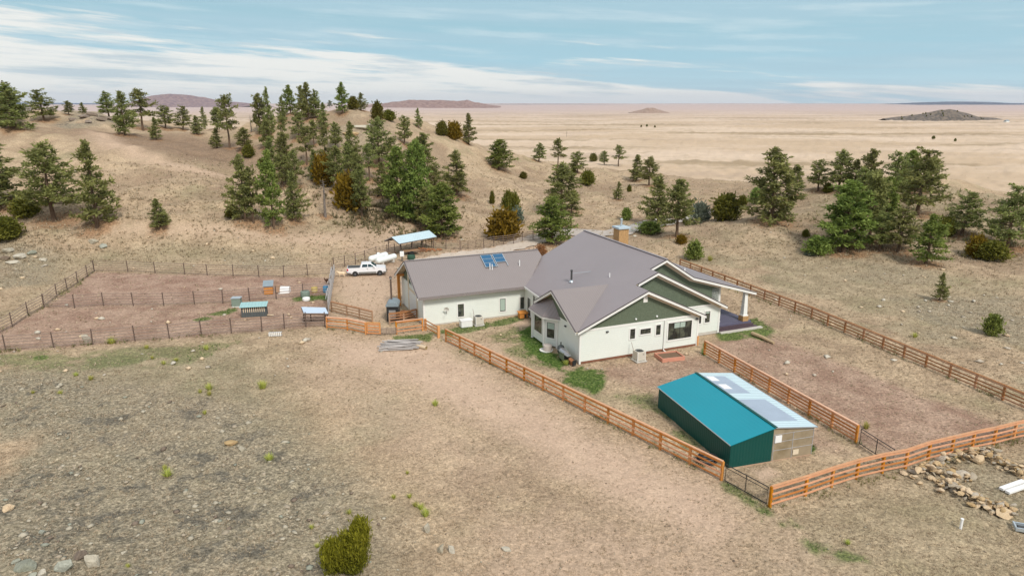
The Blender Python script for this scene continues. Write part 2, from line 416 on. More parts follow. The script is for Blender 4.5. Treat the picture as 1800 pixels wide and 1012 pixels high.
def make_juniper(seed, mname, R=.42, Ht=1., n=420, point=.75, trunk=.1, k=9, blade=.16):
    r = np.random.default_rng(seed)
    root = bpy.data.objects.new('juniper', None); COL.objects.link(root)
    cl = []
    lob = r.uniform(0, 6.28, 7); amp = r.uniform(.7, 1.12, 7)
    for i in range(n):
        t = r.random()**.85; a = r.uniform(0, 6.283)
        lo = amp[np.argmin(np.abs((a-lob+3.14159) % 6.28318-3.14159))]
        pr_ = (math.sin(min(1., (t+.16)/.46)*1.5708))*(1-t)**point*1.08+.03
        rad = R*pr_*lo*r.uniform(.35, 1.0)**.5
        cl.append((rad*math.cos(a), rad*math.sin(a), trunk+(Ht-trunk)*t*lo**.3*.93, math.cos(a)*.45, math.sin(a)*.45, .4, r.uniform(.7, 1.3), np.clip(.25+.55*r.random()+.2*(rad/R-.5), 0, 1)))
    mb = MB(); mb.tube([(0, 0, -.1), (.01, 0, .2), (0, .01, .6)], [.045, .035, .012], 6)
    for q in range(5):
        a = q*1.3; mb.tube([(0, 0, .05), (.12*math.cos(a), .12*math.sin(a), .25), (.2*math.cos(a), .2*math.sin(a), .5)], [.025, .016, .006], 5)
    mb.build('trunk', 'bark', root, smooth=True)
    me = crown_mesh('crown', cl, mname, k, blade, .026, seed, up=.9)
    c = bpy.data.objects.new('crown', me); COL.objects.link(c); c.parent = root
    return root
def make_snag(seed):
    r = random.Random(seed); root = bpy.data.objects.new('dead_pine', None); COL.objects.link(root)
    mb = MB(); mb.tube([(0, 0, -.5), (.05, 0, 3), (-.05, .05, 6.5), (.02, 0, 10)], [.22, .17, .1, .02], 7)
    mb.build('trunk', 'bark_grey', root, smooth=True)
    mb = MB()
    for i in range(42):
        z = 1.6+8*i/42; a = i*2.4; L = r.uniform(.5, 1.9)*(1-.06*z)
        e = Vector((math.cos(a)*L, math.sin(a)*L, z+r.uniform(-.1, .5)*L)); mb.tube([(0, 0, z), e*.5+Vector((0, 0, z*.5-.08)), e], [.045, .03, .008], 4, cap=False)
        if i % 2: mb.tube([e*.6+Vector((0, 0, z*.4)), e+Vector((math.sin(a)*.3, -math.cos(a)*.3, .15))], [.02, .006], 4, cap=False)
    mb.build('branches', 'bark_grey', root, smooth=True)
    return root
PINES = {'a': make_pine(1, 2.5, .10, 'cone'), 'b': make_pine(2, 2.5, .27, 'full', .16), 'c': make_pine(3, 2.2, .08, 'cone', .10, needles='needles'),
         'd': make_pine(4, 2.6, .24, 'full', .16), 'e': make_pine(5, 2.4, .20, 'full', .22, lean=.35), 'f': make_pine(6, 2.3, .40, 'full', .25, .8),
         'g': make_pine(7, 3.0, .06, 'cone', .14, 1.1), 'h': make_pine(8, 2.7, .10, 'full', .06, 1.25, needles='needles_bright'), 'i': make_pine(9, 2.7, .12, 'cone', .10, 1.1, needles='needles_bright')}
JUNS = {'j': make_juniper(21, 'juniper'), 'k': make_juniper(22, 'juniper', .5, point=.5), 'o': make_juniper(23, 'juniper_orange', .46, point=.55),
        'q': make_juniper(24, 'grey_leaf', .45, n=150, point=.5, k=7, blade=.2), 'n': make_juniper(25, 'needles_bright', .42, n=240, point=.6), 'u': make_juniper(26, 'rust_leaf', .55, n=160, point=.4)}
PROTO = {**PINES, **JUNS, 's': make_snag(31)}
HW = {}          # half width of each source at height 10 (pines) or 1 (junipers)
for kk, rt in PROTO.items():
    cr = [c for c in rt.children if c.name.startswith(('crown', 'branches'))][0]
    co = np.array([v.co[:] for v in cr.data.vertices]); HW[kk] = (float(np.percentile(np.abs(co[:, 0]), 98)), float(np.percentile(co[:, 2], 99.7 if kk in PINES else 97.5)))
G_SK = 'pines along the hill skyline'; G_HILL = 'pines on the central hill'; G_LEFT = 'pines on the left hillside'; G_MID = 'pines scattered on the valley slope'; G_RIGHT = 'pines of the right knoll'; G_J = 'junipers and shrubs on the slopes'
# source, base px, base py, top py, crown width px, group, label
TREES = [
 ('d',0,220,139,66,G_SK,'tall pine cut by the photo edge on the upper left hillside'),
 ('g',24,226,148,96,G_SK,'broad dark pine with low sweeping limbs at the upper left skyline'),
 ('e',78,212,157,50,G_SK,'round-topped pine alone on the skyline beside the broad dark pine'),
 ('b',121,203,177,21,G_SK,'small pine on the dark mound, nearer the round-topped pine'),
 ('c',146,200,180,15,G_SK,'tiny pine on top of the dark rocky mound'),
 ('e',192,206,161,42,G_SK,'bushy pine just past the dark mound, lit against the sky'),
 ('a',220,237,160,44,G_SK,'full pine with foliage to the ground in front of an airy pine'),
 ('f',252,230,156,48,G_SK,'airy tall pine with see-through crown before the far mountain'),
 ('c',275,246,206,23,G_SK,'small slim pine standing downhill of the airy tall pine'),
 ('d',291,226,185,37,G_SK,'rounded pine under the left end of the far mountain'),
 ('e',322,228,186,32,G_SK,'spreading pine in the middle of the saddle under the far mountain'),
 ('a',346,236,203,24,G_SK,'short dense pine at the front of the saddle row'),
 ('c',359,226,188,17,G_SK,'narrow pine behind the short dense pine in the saddle row'),
 ('b',382,228,188,31,G_SK,'mid-sized pine at the right end of the saddle row'),
 ('f',404,260,166,44,G_SK,'tallest ragged pine at the left foot of the central hill'),
 ('c',382,261,225,27,G_SK,'low open pine below the ragged tall pine'),
 ('d',431,264,224,38,G_SK,'bushy pine tucked right of the ragged tall pine'),
 ('b',457,236,164,36,G_HILL,'leaning pine on the left shoulder of the central hill'),
 ('c',474,238,153,26,G_HILL,'spire-topped pine on the left shoulder of the central hill'),
 ('a',497,214,170,22,G_HILL,'slim pine left of the crown of the central hill'),
 ('i',511,200,149,32,G_HILL,'cone-shaped pine on the crest, left of the tall crest pair'),
 ('b',531,205,150,24,G_HILL,'thinner half of the tall crest pair on the central hill'),
 ('a',542,210,145,36,G_HILL,'fuller half of the tall crest pair on the central hill'),
 ('e',557,208,158,28,G_HILL,'open-topped pine right of the tall crest pair'),
 ('c',570,226,180,27,G_HILL,'dark pine standing below the crest of the central hill'),
 ('b',580,190,155,17,G_HILL,'small crest pine left of the perfect cone'),
 ('i',602,200,144,30,G_HILL,'perfectly conical pine standing alone on the hill crest'),
 ('k',621,193,172,17,G_HILL,'low bush-like pine between the conical pine and the last crest pine'),
 ('a',635,194,163,22,G_HILL,'last pine at the right end of the hill crest'),
 ('d',471,262,208,32,G_HILL,'dense pine below the spire-topped pine'),
 ('f',499,268,200,26,G_HILL,'thin pine with bare lower trunk below the crest, left side'),
 ('d',525,245,192,30,G_HILL,'rounded grey-green pine directly below the crest pair'),
 ('b',504,312,232,38,G_HILL,'long-crowned pine halfway up the central hill, left side'),
 ('f',540,290,222,38,G_HILL,'pine with bare trunk beside grey fallen logs'),
 ('f',574,300,221,32,G_HILL,'pale-trunked pine halfway up the central hill'),
 ('a',618,290,214,34,G_HILL,'dark cone of a pine below the rocky ledges'),
 ('d',667,290,206,54,G_HILL,'wide pine with lifted crown right of the rocky ledges'),
 ('b',596,335,256,42,G_HILL,'crowded pine in the centre of the hillside wood'),
 ('f',650,318,252,34,G_HILL,'tangled pine behind the large bright pines'),
 ('b',637,382,288,40,G_HILL,'thin pine with pale bare trunk at the foot of the wood'),
 ('h',700,384,258,68,G_HILL,'left half of the largest bright green pair'),
 ('h',737,390,247,66,G_HILL,'right half of the largest bright green pair'),
 ('h',776,418,322,84,G_HILL,'squat bushy pine just behind the tin-roofed hay shelter'),
 ('a',803,344,265,56,G_HILL,'shapely pine on open grass right of the wood'),
 ('d',711,254,203,30,G_HILL,'open pine on the right shoulder of the central hill'),
 ('c',735,225,190,18,G_HILL,'tiny lone pine against the plain on the right shoulder'),
 ('b',746,300,233,46,G_HILL,'pine rising behind the bright green pair'),
 ('c',824,254,199,32,G_HILL,'lone conical pine where the hill runs down to the plain'),
 ('a',431,388,272,56,G_HILL,'dark dense pine at the left foot of the central hill'),
 ('f',446,392,292,44,G_HILL,'shaded pine leaning on the dark dense pine'),
 ('i',482,402,263,56,G_HILL,'tall pine with double trunk at the foot of the central hill'),
 ('a',518,388,302,46,G_HILL,'short pine right of the double-trunked pine'),
 ('d',497,330,268,40,G_HILL,'pine filling the gap above the double-trunked pine'),
 ('s',572,381,318,26,G_HILL,'bare dead pine with short grey twigs'),
 ('s',442,232,203,10,G_SK,'bare grey snag left of the leaning pine'),
 ('g',-8,362,245,104,G_LEFT,'large pine cut by the left edge of the photo, mid slope'),
 ('d',96,388,249,94,G_LEFT,'broad open-branched pine on the left slope'),
 ('c',171,399,247,72,G_LEFT,'narrow tapering pine right of the broad open-branched pine'),
 ('c',280,402,349,42,G_LEFT,'young pine alone on the dry left slope'),
 ('h',876,297,245,48,G_MID,'dense green pine halfway down the valley slope'),
 ('e',947,284,251,36,G_MID,'flat-topped pine with bare stem at the edge of the plain'),
 ('f',981,294,243,28,G_MID,'tall slim pine beside the flat-topped pine'),
 ('d',1015,304,266,34,G_MID,'round pine right of the tall slim pine'),
 ('k',1043,284,271,12,G_MID,'tiniest tree in the row at the edge of the plain'),
 ('d',1062,290,265,22,G_MID,'small round pine left of a slender one'),
 ('f',1087,293,255,25,G_MID,'slender pine at the right end of the row facing the plain'),
 ('a',1119,318,272,32,G_MID,'left pine of the twin clump on the low mound'),
 ('d',1141,326,275,36,G_MID,'right pine of the twin clump on the low mound'),
 ('a',1156,396,309,58,G_MID,'left of the two big pines beside the chimney'),
 ('b',1189,416,314,60,G_MID,'right of the two big pines beside the chimney'),
 ('d',987,372,286,74,G_MID,'wide layered pine rising behind the roof ridge'),
 ('f',1003,400,345,58,G_MID,'shaded pine half hidden by the bright round pine'),
 ('h',968,428,346,72,G_MID,'bright green round pine right behind the metal roof'),
 ('c',1087,351,319,20,G_MID,'young pine in the open grass above the chimney'),
 ('g',1357,388,260,92,G_RIGHT,'tall layered pine at the left end of the right knoll'),
 ('b',1398,345,289,34,G_RIGHT,'pine peeking out behind the tall layered pine'),
 ('n',1329,358,333,24,G_RIGHT,'dark bush-like pine left of the tall layered pine'),
 ('d',1438,335,280,38,G_RIGHT,'compact pine at the crest of the right knoll'),
 ('d',1474,335,263,50,G_RIGHT,'spreading pine behind the largest pine of the knoll'),
 ('b',1526,345,261,40,G_RIGHT,'pine with pointed tip in the middle of the knoll'),
 ('d',1568,350,266,46,G_RIGHT,'full-crowned pine right of the pointed one'),
 ('h',1597,340,264,48,G_RIGHT,'bright bushy crown at the back right of the knoll'),
 ('e',1612,378,262,84,G_RIGHT,'open windswept pine with bare limbs at right'),
 ('h',1482,443,318,100,G_RIGHT,'largest pine of the knoll with visible trunk in front'),
 ('b',1528,425,300,64,G_RIGHT,'pine merging with the largest pine on its right side'),
 ('d',1578,442,366,64,G_RIGHT,'shaded pine between the largest pine and the bright low one'),
 ('i',1627,463,376,66,G_RIGHT,'bright low pine at the front right of the knoll'),
 ('e',1690,412,336,62,G_RIGHT,'open pine on the knoll slope near the right edge'),
 ('e',1770,436,326,82,G_RIGHT,'broad gnarled pine cut by the right edge'),
 ('c',1651,528,479,26,G_RIGHT,'lanky sapling on the dry slope above the far fence'),
 ('n',1743,589,555,27,G_RIGHT,'small bright sapling above the far fence'),
 ('n',1220,456,426,26,G_MID,'small tree with thin stem behind the porch roof'),
 ('o',614,368,311,44,G_J,'large olive juniper at the foot of the central hill'),
 ('o',571,326,276,32,G_J,'yellowish juniper behind the bare dead pine'),
 ('j',409,382,362,24,G_J,'small dark juniper at the left foot of the dark dense pine'),
 ('j',664,212,182,18,G_J,'pointed juniper on the hill ridge'),
 ('k',684,212,195,20,G_J,'rounded juniper right of the pointed ridge juniper'),
 ('k',777,238,215,17,G_J,'left juniper beside the lone conical pine'),
 ('o',799,246,217,24,G_J,'yellow-tinged juniper touching the lone conical pine'),
 ('j',44,381,349,38,G_J,'dark juniper bush at the foot of the broad open-branched pine'),
 ('k',8,420,385,50,G_J,'round juniper bush at the left edge above the corral'),
 ('o',886,420,373,50,G_J,'orange-brown juniper behind the metal roof'),
 ('j',865,358,338,9,G_J,'thin pointed juniper on the valley slope'),
 ('j',894,366,338,19,G_J,'green juniper of the trio above the orange-brown one'),
 ('j',904,388,344,20,G_J,'taller juniper of the trio above the orange-brown one'),
 ('q',909,392,366,22,G_J,'grey shrub of the trio above the orange-brown one'),
 ('k',1032,325,302,22,G_J,'egg-shaped juniper right of the wide layered pine'),
 ('k',920,314,303,11,G_J,'small juniper in the open grass below the dense green pine'),
 ('j',1106,337,326,7,G_J,'tiny juniper beside the young pine above the chimney'),
 ('n',1101,387,367,16,G_J,'square green bush right of the chimney'),
 ('q',1232,391,357,34,G_J,'grey-green sparse shrub right of the chimney pines'),
 ('k',1276,387,345,42,G_J,'large rounded juniper in the gap between the two wooded rises'),
 ('j',1305,362,345,15,G_J,'small juniper right of the large rounded one'),
 ('n',1142,410,391,46,G_J,'dark low thicket at the foot of the chimney pines'),
 ('o',1197,428,414,17,G_J,'yellow shrub at the foot of the chimney pines'),
 ('k',1660,414,384,26,G_J,'juniper between two gnarled pines at right'),
 ('o',1716,452,417,28,G_J,'upright olive juniper at the foot of the gnarled pine'),
 ('k',1741,456,426,44,G_J,'dark spreading juniper under the gnarled pine'),
 ('j',1416,416,404,11,G_J,'little dark bush on the grass left of the largest knoll pine'),
 ('j',1455,338,323,15,G_J,'dark juniper on the crest between two knoll pines'),
 ('n',1436,447,418,40,G_J,'dark thicket at the left foot of the largest knoll pine'),
 ('k',461,294,280,14,G_J,'dark round bush on the left flank of the central hill'),
 ('k',437,276,256,18,G_J,'brownish juniper under the bushy pine of the left flank'),
 ('j',1008,303,291,9,G_J,'thin shrub left of the round valley pine'),
 ('u',951,449,431,19,G_J,'rust-coloured shrub in the notch between the two roofs'),
 ('q',1424,448,440,18,G_J,'pale grey shrub at the edge of the knoll thicket'),
 ('b',552,255,210,26,G_HILL,'slim pine between the crest pines and the fallen logs'),
 ('d',590,262,214,30,G_HILL,'pine under the conical crest pine, left of the ledges'),
 ('f',521,330,262,34,G_HILL,'thin pine above the short pine on the left flank'),
 ('a',553,318,262,30,G_HILL,'small pine left of the yellowish juniper'),
 ('b',628,330,268,34,G_HILL,'pine above the large olive juniper'),
 ('d',612,308,250,36,G_HILL,'bushy pine in the middle of the central wood'),
 ('f',690,300,240,40,G_HILL,'open pine above the left half of the bright pair'),
 ('a',672,345,285,36,G_HILL,'small pine left of the largest bright pair'),
 ('b',723,305,250,34,G_HILL,'pine directly above the bright green pair'),
 ('d',765,345,285,36,G_HILL,'pine at the right shoulder of the bright green pair'),
 ('b',478,300,240,28,G_HILL,'slim pine on the left flank below the spire-topped pine'),
 ('d',748,402,330,50,G_HILL,'dense pine filling the foot of the bright green pair'),
 ('a',1500,342,280,36,G_RIGHT,'pine between the spreading and the pointed pine of the knoll'),
 ('h',1552,400,310,54,G_RIGHT,'bright pine in the heart of the knoll'),
 ('d',1545,440,372,50,G_RIGHT,'low pine tucked right of the largest knoll pine'),
 ('d',1510,375,295,52,G_RIGHT,'tall pine right behind the largest knoll pine'),
 ('b',1632,335,275,36,G_RIGHT,'pine behind the open windswept pine'),
]
TREE_POS = []
used = set()
for i, (k, bx, by, ty, w, grp, lab) in enumerate(TREES):
    p = P(bx, by)
    h = height_for(p, ty); pxm = FPX/depth(p)
    hw, hh = HW[k]
    sz = h/hh; sx = (w*((.80 if grp == G_HILL else .88) if k in PINES else 1.04)/pxm/2)/hw
    sx = min(max(sx, sz*.45), sz*1.9) if k in PINES else min(max(sx, sz*.3), sz*2.5)
    rz = random.uniform(0, 6.28)
    root = PROTO[k]
    if k not in used:
        used.add(k); r = root; r.location = p; r.rotation_euler = (0, 0, rz); r.scale = (sx, sx, sz)
    else: r = dup(root, p, rz, (sx, sx, sz), lab)
    shrub = 'shrub' in lab or 'thicket' in lab or 'bush' in lab
    if k in JUNS or shrub: r.name = 'juniper' if k in 'jko' else 'shrub'
    tag(r, lab, 'juniper' if (k in 'jko') else ('shrub' if k in 'qnu' and shrub else 'pine tree'), grp)
    if k in 'n' and not shrub: r.name = 'pine_sapling'
    r.location.z -= .05
    TREE_POS.append((p.x, p.y, sx*hw, k))
# the juniper at the bottom edge of the photo: its own, finer crown
def near_juniper():
    r = np.random.default_rng(77); p = P(612, 1000)
    root = thing('juniper', 'big olive juniper bush at the bottom edge of the photo', 'juniper', p)
    cl = []
    heads = [(r.uniform(-1.0, .9), r.uniform(-.6, .6), 0) for _ in range(46)]
    heads = [(a, b, (1.25+.55*(a > -.2)+.55*(a > .3))*r.uniform(.72, 1.0)*(1-.25*abs(b))) for a, b, _ in heads] + [(.55, .1, 2.35), (.7, .0, 2.2), (.3, -.1, 2.05), (-.5, 0, 1.35)]
    for hx, hy, hz in heads:
        for q in range(44):
            t = r.random()**.8; rad = .21*(1-t)**.6+.02; a = r.uniform(0, 6.28)
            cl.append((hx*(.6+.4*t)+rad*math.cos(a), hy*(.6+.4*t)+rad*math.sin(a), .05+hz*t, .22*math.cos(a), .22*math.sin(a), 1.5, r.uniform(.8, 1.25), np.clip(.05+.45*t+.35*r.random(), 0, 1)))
    mb = MB()
    for hx, hy, hz in heads: mb.tube([(0, 0, -.1), (hx*.4, hy*.4, hz*.35), (hx*.8, hy*.8, hz*.7)], [.07, .04, .012], 6)
    mb.build('trunk', 'bark', root, smooth=True)
    c = bpy.data.objects.new('crown', crown_mesh('crown', cl, 'juniper_near', 11, .19, .017, 5, up=1.2)); COL.objects.link(c); c.parent = root
    s = height_for(p, 916)/2.35; root.scale = (s*1.0, s*1.0, s); TREE_POS.append((p.x, p.y, .4, 'j'))
near_juniper()

# ------------------------------------------------------------------ ground
_PC = {}
def pxpoly(pts):
    k = tuple(pts)
    if k not in _PC: _PC[k] = [(q.x, q.y) for q in (P(*p) for p in pts)]
    return _PC[k]
def pmask(x, y, poly, soft):
    poly = np.asarray(poly, float); out = np.zeros(x.shape)
    x0, y0 = poly.min(0)-soft; x1, y1 = poly.max(0)+soft
    m = (x > x0) & (x < x1) & (y > y0) & (y < y1)
    if not m.any(): return out
    X, Y = x[m], y[m]; ins = np.zeros(X.shape, bool); dm = np.full(X.shape, 1e9); n = len(poly)
    for i in range(n):
        ax, ay = poly[i]; bx, by = poly[(i+1) % n]
        c = ((ay > Y) != (by > Y)) & (X < (bx-ax)*(Y-ay)/(by-ay+1e-12)+ax); ins ^= c
        t = np.clip(((X-ax)*(bx-ax)+(Y-ay)*(by-ay))/((bx-ax)**2+(by-ay)**2+1e-12), 0, 1)
        dm = np.minimum(dm, np.hypot(X-ax-t*(bx-ax), Y-ay-t*(by-ay)))
    sd = np.where(ins, dm, -dm); out[m] = sstep(-soft, soft, sd); return out
Z_DIRT = [([(165,478),(585,488),(580,518),(440,529),(232,538),(130,542),(77,542)], 1., 1.0), ([(77,541),(440,529),(580,517),(575,572),(298,595),(90,612),(-30,622),(-30,592)], .8, .9),
          ([(1340,585),(1810,765),(1570,805),(1505,778),(1240,610),(1262,598)], 1.0, .85), ([(1000,650),(1230,620),(1400,720),(1480,790),(1320,800),(1160,690)], 1.5, .75), ([(640,470),(700,455),(742,447),(700,510)], 2, .5)]
Z_GREEN = [([(860,590),(905,575),(930,600),(950,640),(900,620)], 1.2, .55), ([(1085,695),(1150,690),(1165,730),(1120,715)], 1.2, .5), ([(905,585),(935,572),(962,604),(1002,640),(985,652),(930,625)], .9, 1.), ([(985,648),(1050,640),(1075,660),(1045,690),(990,672)], .8, .95), ([(775,580),(925,553),(926,562),(780,592)], .5, .8), ([(760,583),(785,598),(800,590)], .5, .6),
           ([(1262,582),(1335,577),(1365,582),(1345,600),(1265,598)], .8, .9), ([(1300,565),(1330,560),(1360,580),(1335,575)], .8, .8), ([(690,592),(760,585),(758,600),(700,602)], .5, .8), ([(1145,715),(1165,712),(1230,780),(1210,790)], .8, .6),
           ([(1270,845),(1355,890),(1370,915),(1300,880)], .8, .7), ([(1285,862),(1375,905),(1440,955),(1520,985),(1420,975)], 1.0, .75), ([(515,521),(580,519),(580,527),(515,530)], .5, .9), ([(335,560),(415,540),(420,547),(350,565)], .5, .8), ([(1416,775),(1440,790),(1425,800)], .5, .9), ([(1236,605),(1242,600),(1240,625),(1232,622)], .3, .9),
           ([(0,622),(180,615),(420,600),(330,640),(0,650)], 2.0, .45), ([(60,625),(85,622),(88,632),(60,633)], .3, .9)]
Z_ROCK = [([(-160,660),(150,650),(420,690),(600,790),(690,900),(690,1100),(-200,1100)], 4.5, 1.), ([(1560,520),(1820,520),(1820,620),(1660,580)], 2.5, .7), ([(-80,415),(120,440),(90,500),(-80,520)], 3, .7), ([(100,205),(215,200),(225,222),(100,228)], 5, 1.), ([(1490,455),(1660,470),(1640,520),(1500,490)], 3, .4), ([(580,215),(690,215),(700,262),(600,262)], 6, .6),
          ([(1590,822),(1700,790),(1820,820),(1830,930),(1700,900)], 1.2, .5), ([(380,440),(520,440),(520,475),(380,470)], 2, .45)]
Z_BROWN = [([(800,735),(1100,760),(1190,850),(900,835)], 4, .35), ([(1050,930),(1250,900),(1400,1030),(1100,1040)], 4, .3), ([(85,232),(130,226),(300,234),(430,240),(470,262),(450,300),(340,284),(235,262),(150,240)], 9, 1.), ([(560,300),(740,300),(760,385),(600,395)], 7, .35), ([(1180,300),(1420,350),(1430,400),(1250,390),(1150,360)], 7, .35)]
Z_PALE = [([(1318,826),(1350,819),(1374,832),(1340,845)], .5, 1.), ([(1250,640),(1330,670),(1320,690),(1250,660)], 1., .5), ([(150,228),(200,238),(250,268),(340,292),(450,308),(448,320),(330,302),(235,280),(170,250)], 3, .8), ([(170,404),(350,396),(560,412),(650,404),(650,416),(560,432),(330,410)], 2.5, .7), ([(565,592),(640,598),(780,606),(1000,738),(1262,862),(1315,935),(1235,965),(1060,880),(870,760),(700,668),(590,640)], 2.6, 1.), ([(880,900),(1250,940),(1340,1060),(800,1060)], 3.5, .6), ([(500,640),(640,640),(760,720),(900,830),(820,840),(650,740)], 3.5, .45), ([(1300,905),(1500,1000),(1480,1060),(1300,1060)], 2.5, .5), ([(595,470),(690,470),(700,540),(665,568),(590,548)], 2, .8), ([(720,455),(945,440),(1000,410),(940,415),(800,440)], 2, .9), ([(640,395),(900,400),(700,440),(560,445)], 5, .5), ([(895,568),(925,556),(950,600),(990,640),(960,618),(930,590)], .4, .9), ([(800,600),(880,600),(905,640),(950,680),(880,640)], 1.2, .6)]
Z_OLIVE = [([(585,700),(700,690),(745,790),(600,790)], 2.2, .75), ([(420,660),(490,650),(500,700),(430,710)], 1.5, .7), ([(-160,625),(200,620),(430,600),(500,640),(560,760),(680,880),(720,1100),(-200,1100)], 5., 1.), ([(1350,900),(1600,830),(1900,780),(1900,1100),(1380,1100),(1300,960)], 4, .7), ([(1180,440),(1500,450),(1800,500),(1820,650),(1500,560),(1300,480)], 5, .75), ([(0,440),(300,420),(480,440),(560,470),(160,470),(0,560)], 3, .6), ([(1280,400),(1440,335),(1700,330),(1820,380),(1800,470),(1350,470)], 7, .6)]
def zones(x, y):
    out = []
    nz = fbm(x/2.2, y/2.2, 51, 3); nb = fbm(x/.7, y/.7, 57, 2)
    nl = fbm(x/6., y/6., 53, 4)
    for Z in (Z_DIRT, Z_GREEN, Z_ROCK, Z_PALE, Z_OLIVE):
        a = np.zeros(x.shape)
        for poly, soft, amt in Z:
            if Z is Z_GREEN: m = sstep(.3, .75, pmask(x, y, pxpoly(poly), soft*1.7)*(1+nz*.9+nb*.5))
            elif Z is Z_ROCK or Z is Z_OLIVE: m = sstep(.30, .85, pmask(x+nl*soft*1.2, y+nl*soft, pxpoly(poly), soft*1.8)*(1+.1*nb)+nl*.55*(pmask(x, y, pxpoly(poly), soft*2.5) > .02))
            else: m = pmask(x+nz*soft*.5, y+nb*soft*.4, pxpoly(poly), soft)
            a = np.maximum(a, m*amt)
        out.append(a)
    return np.stack(out, 1)
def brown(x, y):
    a = .55*sstep(.02, .4, -fbm(x/9, y/22, 37, 3)-.5*fbm(x/5, y/5, 39, 2))*sstep(90, 130, np.hypot(x, y))*(1-flatmask(x, y))  # hollows of the hill relief browned: gully shading put into the ground colour
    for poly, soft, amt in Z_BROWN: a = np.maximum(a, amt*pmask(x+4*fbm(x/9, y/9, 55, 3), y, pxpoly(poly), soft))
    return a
def build_ground():
    az = np.radians(np.concatenate([np.linspace(-180, -52, 70)[:-1], np.linspace(-52, 52, 900), np.linspace(52, 180, 70)[1:]]))
    rr = np.concatenate([np.linspace(2, 24, 40)[:-1], np.linspace(24, 110, 560)[:-1], np.geomspace(110, 520, 330)[:-1], np.geomspace(520, 30000, 220)])
    A, R = np.meshgrid(az, rr); x = (np.sin(A)*R).ravel(); y = (np.cos(A)*R).ravel()
    z = terr(x, y)
    r = R.ravel()
    Zn = np.zeros((len(x), 5)); m = r < 330
    Zn[m] = zones(x[m], y[m])
    # the rough tussocky skin of the pasture, flatter on trampled dirt
    m = r < 420
    calm = 1-.6*np.maximum(Zn[m, 0], Zn[m, 3]*.5)
    z[m] += calm*(.06*fbm(x[m]/.55, y[m]/.55, 61, 2) + .035*fbm(x[m]/.2, y[m]/.2, 63, 2) + Zn[m, 2]*.16*np.maximum(0, fbm(x[m]/.9, y[m]/.9, 67, 3))) - .03
    lit = np.zeros(len(x))
    for tx, ty, tr, k in TREE_POS:
        if k in JUNS: continue
        mm = (np.abs(x-tx) < tr*1.7) & (np.abs(y-ty) < tr*1.7)
        if mm.any():
            d = np.hypot(x[mm]-tx, y[mm]-ty)/(tr*1.25); lit[mm] = np.maximum(lit[mm], sstep(1.1, .45, d+.35*fbm(x[mm]/1.1, y[mm]/1.1, 71, 2)))
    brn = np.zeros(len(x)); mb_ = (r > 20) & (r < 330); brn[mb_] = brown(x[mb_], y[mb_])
    na, nr = len(az), len(rr)
    i = (np.arange(nr-1)[:, None]*na+np.arange(na-1)[None]).ravel()
    f = np.stack([i, i+1, i+na+1, i+na], 1)
    # zones go in tens of colour attributes: dirt, lawn, stony, bare ; litter ; distance
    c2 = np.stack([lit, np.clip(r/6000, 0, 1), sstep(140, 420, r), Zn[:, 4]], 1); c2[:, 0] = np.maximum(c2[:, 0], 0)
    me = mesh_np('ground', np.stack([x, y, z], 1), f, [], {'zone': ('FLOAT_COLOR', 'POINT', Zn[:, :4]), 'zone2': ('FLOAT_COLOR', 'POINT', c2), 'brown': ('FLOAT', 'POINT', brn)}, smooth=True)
    t = NT('pasture'); M['pasture'] = t.m; me.materials.append(t.m)
    za = t.n('ShaderNodeAttribute', attribute_name='zone'); zb = t.n('ShaderNodeAttribute', attribute_name='zone2')
    s1 = t.n('ShaderNodeSeparateColor'); t.l(za.outputs['Color'], s1.inputs[0]); s2 = t.n('ShaderNodeSeparateColor'); t.l(zb.outputs['Color'], s2.inputs[0])
    dirt, green, rock, pale = s1.outputs[0], s1.outputs[1], s1.outputs[2], za.outputs['Alpha']
    litter, dist, hill = s2.outputs[0], s2.outputs[1], s2.outputs[2]
    v = t.obj()
    big = t.noise(v, .045, 4); mid = t.noise(v, .30, 5, .62); fine = t.noise(v, 4.6, 4, .7); vf = t.noise(v, 15., 3, .7)
    fl = t.n('ShaderNodeMapping'); t.l(v, fl.inputs[0])
    straw = t.mix(t.ramp(big, .38, .62), (.375,.277,.18), (.295,.213,.142))
    straw = t.mix(t.ramp(mid, .35, .68), straw, (.45,.34,.225))
    straw = t.mix(t.math('MULTIPLY', t.ramp(t.noise(v, .11, 3), .53, .72), .6), straw, (.27,.235,.135))
    olive = t.mix(t.ramp(mid, .36, .66), (.235,.20,.125), (.34,.28,.185)); olive = t.mix(t.math('MULTIPLY', t.ramp(t.noise(v, .16, 4), .5, .68), .6), olive, (.20,.19,.105))
    straw = t.mix(t.math('MULTIPLY', zb.outputs['Alpha'], .85), straw, olive)
    bare = t.mix(t.ramp(mid, .35, .65), (.53,.388,.28), (.475,.342,.247))
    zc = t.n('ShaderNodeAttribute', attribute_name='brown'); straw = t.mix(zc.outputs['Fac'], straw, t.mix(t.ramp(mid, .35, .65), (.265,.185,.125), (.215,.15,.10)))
    c = t.mix(pale, straw, bare)
    stony = t.mix(t.ramp(mid, .38, .6), (.26,.22,.15), (.19,.165,.118)); stony = t.mix(t.ramp(fine, .45, .62), stony, (.335,.28,.20)); stony = t.mix(t.math('MULTIPLY', t.ramp(big, .45, .65), .5), stony, (.34,.265,.185))
    blot = t.math('MULTIPLY', t.ramp(t.noise(v, .42, 6, .72), .50, .64), t.math('MULTIPLY', rock, .8)); stony = t.mix(blot, stony, (.085,.082,.072))
    c = t.mix(t.math('MULTIPLY', rock, .9), c, stony)
    red = t.mix(t.ramp(mid, .35, .62), (.27,.17,.124), (.37,.255,.19))
    c = t.mix(dirt, c, red)
    lawn = t.mix(t.ramp(fine, .4, .6), (.045,.09,.018), (.12,.165,.04))
    c = t.mix(green, c, lawn)
